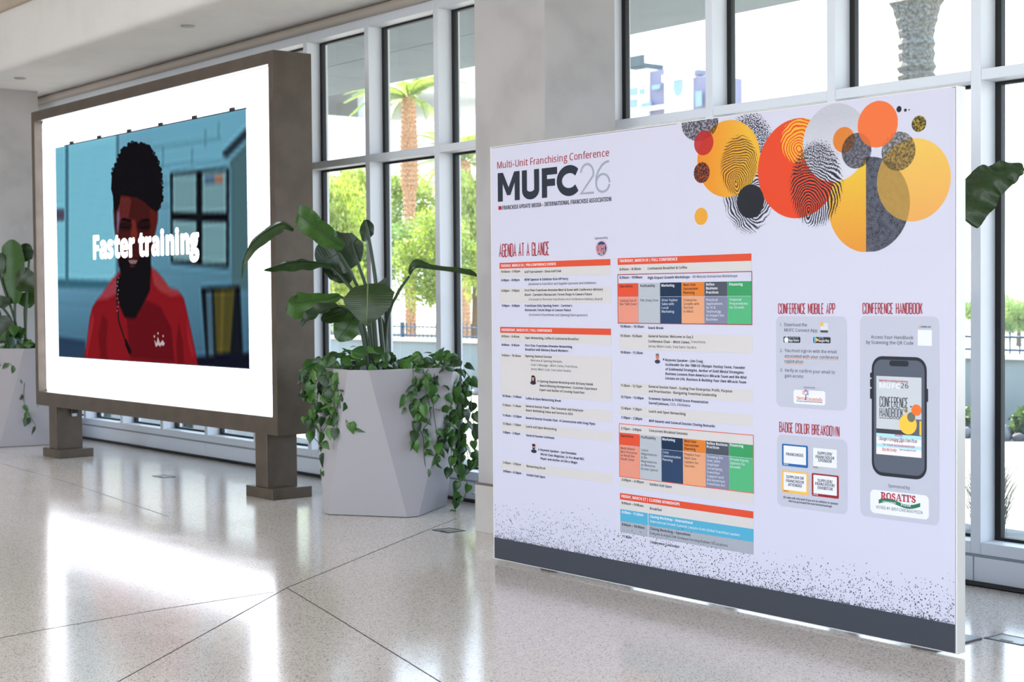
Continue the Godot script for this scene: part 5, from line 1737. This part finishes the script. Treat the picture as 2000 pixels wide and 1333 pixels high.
	for b in [
		[[[85, 445, 0], [80, 330, 0], [75, 200, 0], [68, 120, 0], [66, 82, 0]], [0.05, 0.12, 0.14, 0.11, 0.02], [1, 0.05, 0.2], -0.15, 0.02, bright],
		[[[88, 300, -0.1], [120, 305, -0.12], [160, 330, -0.12], [215, 370, -0.12]], [0.03, 0.13, 0.12, 0.03], [0.2, 1, 0.2], -0.3, 0.05, mid],
		[[[165, 200, 0], [150, 160, 0], [140, 130, 0], [120, 115, 0]], [0.05, 0.1, 0.08, 0.03], [1, 0.4, 0.2], -0.3, 0.08, dark],
		[[[150, 380, 0.1], [155, 410, 0.1], [160, 440, 0.1], [165, 470, 0.1]], [0.12, 0.14, 0.1, 0.02], [1, 0, 0.2], 0.2, 0.05, bright],
		[[[15, 400, 0], [8, 430, 0], [0, 470, 0]], [0.08, 0.12, 0.05], [1, 0.3, 0.2], 0.2, 0.05, dark],
		[[[60, 530, -0.1], [30, 570, -0.1], [0, 620, -0.1], [-20, 660, -0.1]], [0.05, 0.15, 0.15, 0.05], [1, 0.3, 0.2], 0.2, 0.05, dark],
		[[[0, 280, 0], [-30, 200, 0], [-60, 130, 0]], [0.05, 0.12, 0.03], [1, 0.3, 0.2], 0.2, 0.05, mid],
	]:
		var pts := []
		for p in b[0]: pts.append(L.call(p[0], p[1], p[2]))
		var a: Array = b[2]
		obj("leaf", blade(pts, b[1], look.x * a[0] - look.y * a[1] + toward * a[2], b[3], b[4]), b[5], bird2, off)
	var pothos2 := thing("trailing_pothos", pl + Vector3(0, 0.94, 0), "trailing plant of heart-shaped leaves in the planter behind the kiosk's far end", "plant")
	poff = -pothos2.position
	for s in [[[20, 770, -0.42], [60, 790, -0.5], [80, 830, -0.5]], [[100, 770, -0.38], [130, 800, -0.44], [140, 850, -0.44]], [[150, 760, -0.3], [140, 880, -0.46], [135, 1000, -0.44], [170, 1080, -0.42], [205, 1140, -0.42]], [[170, 750, -0.25], [190, 830, -0.3], [190, 900, -0.3], [185, 980, -0.3]], [[-20, 770, -0.4], [0, 790, -0.46], [5, 800, -0.46]]]:
		var pts := []
		for p in s: pts.append(L.call(p[0], p[1], p[2]) + poff)
		vine(pothos2, pts, 0.1, 0.075, toward, vine_stem)
	for k in 75:
		var x := rng.randf_range(-40, 230)
		var y := 770 - rng.randf() * 170 * exp(-pow((x - 120) / 120, 2)) - rng.randf() * 60
		put_leaf(pothos2, L.call(x, y, rng.randf_range(-0.35, 0.15)) + poff, rng.randf_range(0.09, 0.15), (toward + Vector3.UP * 0.5).normalized(), 0.5)
	# a third plant stands beside the sign; one of its leaves reaches across
	var pr := Vector3(-3.25, 0, -6.15)
	planter(pr, deg_to_rad(20), "faceted grey planter by the glass on the free side of the agenda sign")
	var dr := 6.6
	var bird3 := thing("bird_of_paradise", pr + Vector3(0, 0.93, 0), "plant whose drooping leaf reaches behind the edge of the agenda sign", "plant")
	off = -bird3.position
	var top := at_depth(2000, 330, dr)
	var line := bend([pr + Vector3(0, 0.93, 0), pr + Vector3(-0.02, 1.35, 0.0), at_depth(2110, 380, dr), at_depth(2050, 352, dr), top], 6)
	var rad := []
	for i in line.size(): rad.append(0.008)
	var st := begin(true)
	tube(st, line, rad, 7)
	obj("stalk", st, stalk, bird3, off)
	obj("leaf", blade([top, at_depth(1982, 330, dr), at_depth(1955, 340, dr - 0.02), at_depth(1925, 356, dr - 0.03), at_depth(1898, 388, dr - 0.04), at_depth(1872, 420, dr - 0.05)], [0.02, 0.05, 0.07, 0.085, 0.1, 0.09], look.x * 0.3 - look.y * 0.85 + toward * 0.4, -0.45, 0.22), mid, bird3, off)
	for s in [[0.3, 0.9, 0.15], [0.1, 1.0, -0.2], [0.15, 0.8, 0.25]]:
		var foot := pr + Vector3(0, 0.93, 0)
		var tip := foot + Vector3(s[0], s[1], s[2]) * 0.9
		st = begin(true)
		tube(st, bend([foot, foot.lerp(tip, 0.5) + Vector3(0, 0.08, 0), tip], 5), [0.012, 0.012, 0.012, 0.012, 0.012, 0.011, 0.011, 0.011, 0.01, 0.01, 0.01], 7)
		obj("stalk", st, stalk, bird3, off)
		obj("leaf", blade([tip, tip + Vector3(s[0] * 0.3, 0.12, s[2] * 0.3), tip + Vector3(s[0] * 0.8, 0.1, s[2] * 0.8), tip + Vector3(s[0] * 1.2, -0.1, s[2] * 1.2)], [0.03, 0.1, 0.1, 0.01], Vector3(s[2], 0.1, -s[0]), 0.3, 0.05), mid, bird3, off)

# ---------------------------------------------------------------- small things
func build_small() -> void:
	# hatches of floor boxes
	var line_m := mat(Color(0.12, 0.12, 0.13), 0.4, 0.4)
	for b in [[-7.9, -7.73, -5.855, -5.71, "floor box lid between the planter and the column base"], [-3.81, -3.62, -5.83, -5.70, "floor box lid near the glazed wall beside the agenda sign"], [-11.93, -11.73, -5.82, -5.70, "floor box lid under the video kiosk"]]:
		var o := thing("floor_box", Vector3((b[0] + b[1]) / 2, 0, (b[2] + b[3]) / 2), b[4], "floor box")
		var w: float = (b[1] - b[0]) / 2
		var d: float = (b[3] - b[2]) / 2
		var st := begin()
		box(st, Vector3(-w + 0.012, 0.0, -d + 0.012), Vector3(w - 0.012, 0.0015, d - 0.012))
		obj("lid", st, mat(Color(0.55, 0.53, 0.5), 0.3, 0.3), o)
		st = begin()
		for e in [[-w, -d, w, -d + 0.012], [-w, d - 0.012, w, d], [-w, -d, -w + 0.012, d], [w - 0.012, -d, w, d], [-0.03, d - 0.035, 0.03, d - 0.02]]:
			box(st, Vector3(e[0], 0.0, e[1]), Vector3(e[2], 0.0025, e[3]))
		obj("rim", st, line_m, o)
	# cables along the foot of the glazed wall
	var rubber := mat(Color(0.045, 0.045, 0.05), 0.5)
	for c in [[-2.2, -8.3, 0.011, 0.0, "thick black cable lying against the base panels behind the agenda sign"], [-2.2, -8.3, 0.009, 0.06, "thin black cable lying loose on the floor behind the agenda sign"], [-8.6, -19.5, 0.012, 0.0, "black cable lying along the base panels behind the video kiosk"]]:
		var pts := []
		var radii := []
		var n := 40
		for i in n + 1:
			var u := float(i) / n
			pts.append(Vector3(lerpf(c[0], c[1], u), c[2], ZW + c[2] + 0.003 + c[3] * (0.75 + 0.25 * sin(u * 13.0)) + 0.004 * (1 + sin(u * 31.0))))
			radii.append(c[2])
		var st := begin(true)
		tube(st, pts, radii, 8)
		tag(obj("cable", st, rubber), c[4], "cable")
	# sprinkler plates in the soffit
	for p in [[367, 50, "flat round sprinkler plate in the soffit above the kiosk's middle"], [39, 152, "flat round sprinkler plate in the soffit near the far column"]]:
		var at := on_y(p[0], p[1], 3.8)
		var o := thing("sprinkler_plate", at, p[2], "sprinkler")
		var st := begin(true)
		lathe(st, Vector3.ZERO, [Vector2(0.0, -0.012), Vector2(0.055, -0.012), Vector2(0.06, -0.006), Vector2(0.06, 0.0)], 20)
		obj("plate", st, mat(Color(0.62, 0.62, 0.62), 0.5), o)

# ---------------------------------------------------------------- outdoors
func crown(n: int, seed_: int, size: Vector3, leaf: float, feathery := false) -> Mesh:
	var g := RandomNumberGenerator.new()
	g.seed = seed_
	var st := begin()
	var lumps := []
	for k in 14:
		var t := g.randf() * TAU
		var y := g.randf_range(-0.8, 0.9)
		var r := sqrt(maxf(0.05, 1 - y * y)) * g.randf_range(0.25, 0.75)
		lumps.append([Vector3(cos(t) * r, y * 0.75, sin(t) * r), g.randf_range(0.28, 0.45)])
	for k in n:
		var l: Array = lumps[g.randi() % lumps.size()]
		var d := Vector3(g.randfn(), g.randfn(), g.randfn()).normalized() * pow(g.randf(), 0.4)
		var p: Vector3 = (l[0] + d * l[1]) * size
		var u := Vector3(g.randfn(), g.randfn(), g.randfn()).normalized() * leaf * g.randf_range(0.6, 1.3)
		if feathery: u = Vector3(u.x * 0.35, -absf(u.y) - leaf * 0.5, u.z * 0.35)
		var v := u.cross(Vector3(g.randfn(), g.randfn(), g.randfn())).normalized() * u.length() * (0.3 if feathery else 0.55)
		quad(st, p - u, p + v, p + u, p - v)
	st.generate_normals()
	return st.commit()
func foliage(c: Color) -> StandardMaterial3D:
	var m := StandardMaterial3D.new()
	m.albedo_color = Color.WHITE
	m.roughness = 0.6
	m.backlight_enabled = true
	m.backlight = Color(0.8, 0.88, 0.4)
	tri(m, noise_tex(0.03, int(c.r * 500), [[0.25, c.darkened(0.4)], [0.5, c], [0.75, c.lightened(0.2)]], 256, 3), 0.9)
	return m
func palm_trunk(h: float, r: float, seed_: int) -> SurfaceTool:
	var g := RandomNumberGenerator.new()
	g.seed = seed_
	var st := begin()
	var prof := []
	var n := int(h / 0.13)
	for k in n:
		var y := h * k / n
		var flare := 1.0 + 0.5 * smoothstep(h * 0.6, h * 0.68, y) - 0.35 * smoothstep(h * 0.8, h, y)
		prof.append(Vector2(r * flare * (0.9 + g.randf() * 0.05), y + g.randf() * 0.02))
		prof.append(Vector2(r * flare * (1.0 + g.randf() * 0.13), y + 0.06 + g.randf() * 0.04))
	prof.append(Vector2(r * 0.6, h))
	lathe(st, Vector3.ZERO, prof, 14)
	return st
func frond(len_: float) -> Mesh:
	var st := begin()
	var spine := []
	for k in 13:
		var u := k / 12.0
		spine.append(Vector3(len_ * u, len_ * (0.45 * u - 0.75 * u * u), 0))
	tube(st, spine, [0.03, 0.028, 0.026, 0.024, 0.022, 0.02, 0.018, 0.016, 0.014, 0.012, 0.01, 0.008, 0.006], 4)
	for k in 44:
		var u := 0.12 + 0.86 * k / 44.0
		var p := Vector3(len_ * u, len_ * (0.45 * u - 0.75 * u * u), 0)
		for s in [-1.0, 1.0]:
			var q := p + Vector3(0.22, -0.22, s * 0.42) * len_ * 0.45 * (1.0 - 0.55 * absf(u - 0.45) * 2)
			var w := Vector3(0.022, 0.008, 0) * len_ * 0.4
			tri3(st, p - w, p + w, q)
	st.generate_normals()
	return st.commit()
func palm(at: Vector3, h: float, r: float, label: String, fronds: int, len_: float, bark: Material, green: Material) -> void:
	var o := thing("palm_tree", at, label, "palm tree")
	obj("trunk", palm_trunk(h, r, int(h * 10)), bark, o)
	var m := frond(len_)
	for k in fronds:
		var f := hold("frond", m, green, o)
		f.position = Vector3(0, h - 0.1, 0)
		f.rotation = Vector3(0, TAU * k / fronds + rng.randf() * 0.3, rng.randf_range(-0.35, 0.9))
func build_outdoors() -> void:
	var pave := StandardMaterial3D.new()
	pave.roughness = 0.85
	tri(pave, noise_tex(0.02, 61, [[0.2, Color(0.47, 0.465, 0.455)], [0.5, Color(0.52, 0.515, 0.505)], [0.8, Color(0.57, 0.565, 0.555)]], 512, 5), 0.5)
	var st := begin()
	box(st, Vector3(-60, -0.4, -15.2), Vector3(20, -0.01, -6.95))
	struct("terrace_ground", st, pave)
	st = begin()
	box(st, Vector3(-260, -0.6, -260), Vector3(120, -0.35, -14.6))
	struct("garden_ground", st, plaster(Color(0.62, 0.6, 0.52), 62, 0.1))
	# canopy of flat panels over the terrace, along the whole front
	var can := Node3D.new()
	can.name = "canopy"
	can.set_meta("kind", "structure")
	add_child(can)
	var panel_m := plaster(Color(0.47, 0.52, 0.55), 63, 0.03)
	for ix in 17:
		for iz in 2:
			st = begin()
			var x := -24.6 + ix * 1.86
			box(st, Vector3(x + 0.006, 3.8, -6.96 - (iz + 1) * 1.17 + 0.006), Vector3(x + 1.854, 3.84, -6.96 - iz * 1.17 - 0.006), 0.002)
			obj("soffit_panel", st, panel_m, can)
	st = begin()
	box(st, Vector3(-24.6, 3.83, -9.3), Vector3(7.0, 4.25, -6.96))
	obj("slab", st, mat(Color(0.5, 0.53, 0.55), 0.7), can)
	# low garden wall with a coping
	var wall := Node3D.new()
	wall.name = "wall_garden"
	wall.set_meta("kind", "structure")
	add_child(wall)
	st = begin()
	box(st, Vector3(-60, -0.02, -14.6), Vector3(-4, 0.78, -14.35), 0.003)
	obj("wall_face", st, plaster(Color(0.5, 0.545, 0.55), 64, 0.04), wall)
	st = begin()
	box(st, Vector3(-60, 0.78, -14.64), Vector3(-4, 0.835, -14.31), 0.004)
	obj("coping", st, plaster(Color(0.82, 0.81, 0.78), 65, 0.03), wall)
	# railing on the wall
	var iron := mat(Color(0.16, 0.25, 0.34), 0.5, 0.2)
	var fence := thing("railing", Vector3(-18, 0.835, -14.47), "low dark blue railing standing on the garden wall", "railing")
	for y in [0.03, 0.17]:
		st = begin()
		box(st, Vector3(-14, y, -0.012), Vector3(11, y + 0.025, 0.012), 0.002)
		obj("rail", st, iron, fence)
	st = begin()
	tube(st, [Vector3(0, 0, 0), Vector3(0, 0.225, 0), Vector3(0, 0.235, 0), Vector3(0, 0.25, 0)], [0.009, 0.009, 0.013, 0.003], 6)
	st.generate_normals()
	var bal := st.commit()
	for k in 190:
		var x := -12.0 + k * 0.118
		hold("baluster", bal, iron, fence).position = Vector3(x, 0, 0)
	st = begin()
	box(st, Vector3(-0.03, 0, -0.03), Vector3(0.03, 0.26, 0.03), 0.004)
	st.generate_normals()
	var pm := st.commit()
	for k in 10:
		hold("post", pm, iron, fence).position = Vector3(-13.6 + k * 2.7, 0, 0)
	# rocks at the foot of the wall
	var rocks := []
	for v in 4:
		var s := SphereMesh.new()
		s.radial_segments = 9
		s.rings = 5
		s.radius = 0.5
		s.height = 1.0
		var arr := s.get_mesh_arrays()
		var vs: PackedVector3Array = arr[Mesh.ARRAY_VERTEX]
		var nz := FastNoiseLite.new()
		nz.seed = v + 90
		nz.frequency = 1.1
		for i in vs.size():
			vs[i] = vs[i] * (1.0 + 0.55 * nz.get_noise_3dv(vs[i])) * Vector3(1, 0.7, 0.85)
		arr[Mesh.ARRAY_VERTEX] = vs
		var am := ArrayMesh.new()
		am.add_surface_from_arrays(Mesh.PRIMITIVE_TRIANGLES, arr)
		rocks.append(am)
	var rock_m := [mat(Color(0.4, 0.41, 0.43), 0.85), mat(Color(0.52, 0.52, 0.52), 0.85), mat(Color(0.3, 0.31, 0.33), 0.85)]
	for k in 80:
		var s := rng.randf_range(0.12, 0.27)
		var x := -10.9 + 2.9 * k / 79.0 + rng.randf_range(-0.05, 0.05)
		if k % 5 == 4: x = rng.randf_range(-23.5, -17.0)
		var r := hold("garden_rock", rocks[k % 4], rock_m[rng.randi() % 3])
		r.transform = Transform3D(Basis.from_euler(Vector3(0, rng.randf() * TAU, 0)).scaled(Vector3.ONE * s), Vector3(x, s * 0.2, -14.24 + rng.randf() * 0.75))
		tag(r, "grey stone among the rocks piled at the foot of the garden wall", "rock", "rocks at the foot of the garden wall")
	# low shrubs between the rocks and the wall
	var shrub := crown(900, 71, Vector3(0.32, 0.22, 0.2), 0.035)
	for k in 7:
		var b := hold("garden_shrub", shrub, vine_green())
		b.position = Vector3(-10.9 + k * 0.72, 0.2, -13.95)
		b.rotation.y = k * 1.3
		tag(b, "small green shrub growing above the rocks along the garden wall", "shrub", "shrubs along the garden wall")
	# grasses right outside the glass
	var grass := []
	for v in 3:
		st = begin()
		var g := RandomNumberGenerator.new()
		g.seed = 200 + v
		for k in 240:
			var a := g.randf() * TAU
			var h := g.randf_range(0.35, 0.95)
			var lean := g.randf_range(0.1, 0.55) * h
			var foot := Vector3(cos(a), 0, sin(a)) * g.randf() * 0.12
			var dir := Vector3(cos(a), 0, sin(a))
			var wv := dir.cross(Vector3.UP) * g.randf_range(0.004, 0.009)
			var prev := foot
			for i in range(1, 5):
				var u := i / 4.0
				var p := foot + dir * lean * u * u + Vector3(0, h * (u - 0.25 * u * u * u), 0)
				var k0 := 1.0 - (i - 1) / 4.0
				var k1 := 1.0 - u
				quad(st, prev - wv * k0, p - wv * k1, p + wv * k1, prev + wv * k0)
				prev = p
		st.generate_normals()
		grass.append(st.commit())
	var gm := mat(Color(0.2, 0.29, 0.22), 0.7)
	for k in 13:
		var g := hold("grass_clump", grass[k % 3], gm)
		g.position = Vector3(-4.3 - 0.42 * k, -0.01, -7.75 - 0.62 * (k % 2))
		g.rotation.y = k * 2.1
		g.scale = Vector3.ONE * rng.randf_range(0.75, 1.05)
		tag(g, "clump of long thin ornamental grass outside the glass", "grass", "grass clumps outside the glass")
	for k in 12:
		var g := hold("grass_clump", grass[k % 3], gm)
		g.position = Vector3(-11.5 - 0.75 * k, -0.01, -8.1 - 0.4 * (k % 3))
		g.rotation.y = k * 1.7
		g.scale = Vector3.ONE * 0.55
		tag(g, "short clump of ornamental grass outside the glass behind the kiosk", "grass", "grass clumps behind the kiosk")
	# trees past the wall
	var trunk := mat(Color(0.36, 0.29, 0.22), 0.9)
	var kinds := [crown(11000, 81, Vector3(1.5, 1.6, 1.5), 0.05), crown(11000, 82, Vector3(1.2, 2.0, 1.2), 0.06, true), crown(10000, 83, Vector3(1.7, 1.3, 1.5), 0.05)]
	var greens := [foliage(Color(0.58, 0.64, 0.3)), foliage(Color(0.66, 0.7, 0.36)), foliage(Color(0.48, 0.58, 0.36))]
	var what := ["round-crowned olive green tree past the railing", "feathery pale green tree past the railing", "broad dark green tree past the railing"]
	for t in [[655, 500, 33.0, 1, 0.95], [868, 520, 31.0, 0, 0.8], [745, 510, 37.5, 2, 1.05], [925, 470, 39.0, 1, 0.95], [640, 470, 44.0, 0, 1.1], [800, 440, 49.0, 0, 1.15], [705, 450, 54.0, 1, 1.3], [890, 470, 54.0, 2, 1.2]]:
		var c := at_depth(t[0], t[1], t[2])
		var o := thing("garden_tree", Vector3(c.x, -0.35, c.z), what[t[3]], "tree", what[t[3]] + "s")
		st = begin(true)
		tube(st, [Vector3.ZERO, Vector3(0.05, (c.y + 0.3) * 0.6, 0), Vector3(0, c.y + 0.3, 0)], [0.11, 0.08, 0.03], 7)
		obj("trunk", st, trunk, o)
		var f := hold("foliage", kinds[t[3]], greens[t[3]], o)
		f.position = Vector3(0, c.y + 0.35, 0)
		f.scale = Vector3.ONE * t[4]
		f.rotation.y = t[0]
	for t in [[1955, 612, 60.0, 0.75], [1990, 618, 52.0, 0.55], [1908, 615, 66.0, 0.7]]:
		var c := at_depth(t[0], t[1], t[2])
		var o := thing("garden_tree", Vector3(c.x, -0.35, c.z), "small dull green tree far behind the railing beside the sign", "tree", "small trees far behind the railing")
		st = begin(true)
		tube(st, [Vector3.ZERO, Vector3(0, c.y + 0.3, 0)], [0.1, 0.04], 6)
		obj("trunk", st, trunk, o)
		var f := hold("foliage", kinds[2], greens[2], o)
		f.position = Vector3(0, c.y + 0.35, 0)
		f.scale = Vector3.ONE * t[3]
	# palms
	var bark := StandardMaterial3D.new()
	bark.roughness = 0.9
	tri(bark, noise_tex(0.05, 66, [[0.25, Color(0.22, 0.21, 0.2)], [0.5, Color(0.35, 0.345, 0.33)], [0.75, Color(0.46, 0.455, 0.43)]], 256, 4), 1.6)
	var warm := StandardMaterial3D.new()
	warm.roughness = 0.9
	tri(warm, noise_tex(0.05, 67, [[0.25, Color(0.42, 0.3, 0.22)], [0.5, Color(0.62, 0.46, 0.34)], [0.75, Color(0.75, 0.6, 0.46)]], 256, 4), 1.2)
	var pg := foliage(Color(0.56, 0.62, 0.42))
	var p := at_depth(1790, 75, 18.0)
	palm(Vector3(p.x, -0.35, p.z), 8.0, 0.215, "thick grey palm trunk rising above the agenda sign", 20, 2.6, bark, pg)
	p = at_depth(907, 400, 45.0)
	palm(Vector3(p.x, -0.35, p.z), 5.9, 0.17, "slender sunlit palm beyond the railing seen beside the column", 22, 1.9, warm, pg)
	p = at_depth(800, 400, 41.0)
	palm(Vector3(p.x, -0.35, p.z), 7.3, 0.16, "palm with pale arching fronds standing among the garden trees", 22, 1.7, warm, pg)
	neighbours()
func vine_green() -> Material:
	return foliage(Color(0.3, 0.4, 0.22))
func facade(b: Node3D, called: String, m: Material, a: Vector3, c: Vector3) -> MeshInstance3D:
	var st := begin()
	box(st, Vector3(minf(a.x, c.x), minf(a.y, c.y), minf(a.z, c.z)), Vector3(maxf(a.x, c.x), maxf(a.y, c.y), maxf(a.z, c.z)))
	return obj(called, st, m, b, -b.position)
func neighbours() -> void:
	var white := mat(Color(0.86, 0.86, 0.85), 0.8)
	# the parking building whose white parapet shows behind the trees
	var X := -54.0
	var y_low := on_x(690, 345, X).y
	var y_top := on_x(690, 229, X).y
	var y_slab := on_x(800, 178, X).y
	var b := thing("parking_building", Vector3(X - 5, -0.35, -34), "white parking building with a dark open storey behind the garden trees", "building")
	facade(b, "parapet", white, Vector3(X - 0.4, y_low, -22), Vector3(X, y_top, -46))
	facade(b, "roof_slab", white, Vector3(X - 16.3, y_slab, -22), Vector3(X + 0.1, y_slab + 2.6, -46))
	facade(b, "deck", white, Vector3(X - 16, y_top - 0.9, -22), Vector3(X - 0.4, y_top - 0.6, -46))
	facade(b, "rear_wall", white, Vector3(X - 16.3, -0.35, -22), Vector3(X - 16, y_slab, -46))
	facade(b, "deck", white, Vector3(X - 16, y_low, -22), Vector3(X - 0.4, y_low + 0.25, -46))
	for k in 4:
		facade(b, "pillar", white, Vector3(X - 0.9, y_top, -23 - k * 6.5), Vector3(X - 0.4, y_slab, -23.5 - k * 6.5))
	# far buildings seen over the sign
	var lilac := mat(Color(0.42, 0.415, 0.505), 0.85)
	var pane := mat(Color(0.4, 0.5, 0.6), 0.3)
	var Z := -100.0
	crop = [1180.0, 130.0, 6.667]
	var F := func(x: float, y: float, d := 0.0) -> Vector3: return on_z(1180 + x / 6.667, 130 + y / 6.667, Z) + Vector3(0, 0, d)
	var at: Vector3 = F.call(800, 800)
	var h := thing("far_house", Vector3(at.x, -0.35, Z), "pale lilac and white building far behind the glass above the sign", "building")
	var low := -0.35
	var w1: Vector3 = F.call(560, 40)
	var w2: Vector3 = F.call(1700, 110)
	var base := func(v: Vector3) -> Vector3: return Vector3(v.x, low, v.z)
	facade(h, "wall", lilac, base.call(F.call(580, 40)), F.call(860, 20, -4.0))
	facade(h, "wall", lilac, base.call(F.call(1150, 110)), F.call(1400, 110, -4.0))
	facade(h, "tower", white, base.call(F.call(815, 110, 0.3)), F.call(1160, -30, -4.0))
	facade(h, "cornice", white, F.call(800, 120, 0.5), F.call(1175, 150, -4.0))
	facade(h, "wing", white, base.call(F.call(-300, 30, 0.4)), F.call(595, 30, -4.0))
	facade(h, "chimney", lilac, F.call(1180, 110), F.call(1225, 40, -1.0))
	var rs := begin()
	var rc: Vector3 = F.call(995, 255, 0.35)
	poly(rs, oval(rc.x - h.position.x, rc.y - h.position.y, 0.62, 0.95, 24), 0.36)
	obj("round_window", rs, pane, h)
	for q in [[370, 275, 475, 385], [370, 430, 475, 545], [505, 290, 570, 380], [670, 235, 775, 310], [1238, 320, 1320, 530], [530, 465, 660, 570]]:
		facade(h, "window", pane, F.call(q[0], q[3], 0.45), F.call(q[2], q[1], 0.5))
	for q in [[365, 392, 575, 405], [320, 545, 900, 580]]:
		facade(h, "ledge", white, F.call(q[0], q[3], 0.45), F.call(q[2], q[1], 0.8))
	# pergola on the roof
	var fr := mat(Color(0.22, 0.27, 0.29), 0.7)
	for k in 7:
		facade(h, "pergola_beam", fr, F.call(-100 + k * 110, 30, 0.8), F.call(-85 + k * 110, -45, -2.0))
	facade(h, "pergola_rail", fr, F.call(-100, -20, 0.9), F.call(600, -12, 0.7))
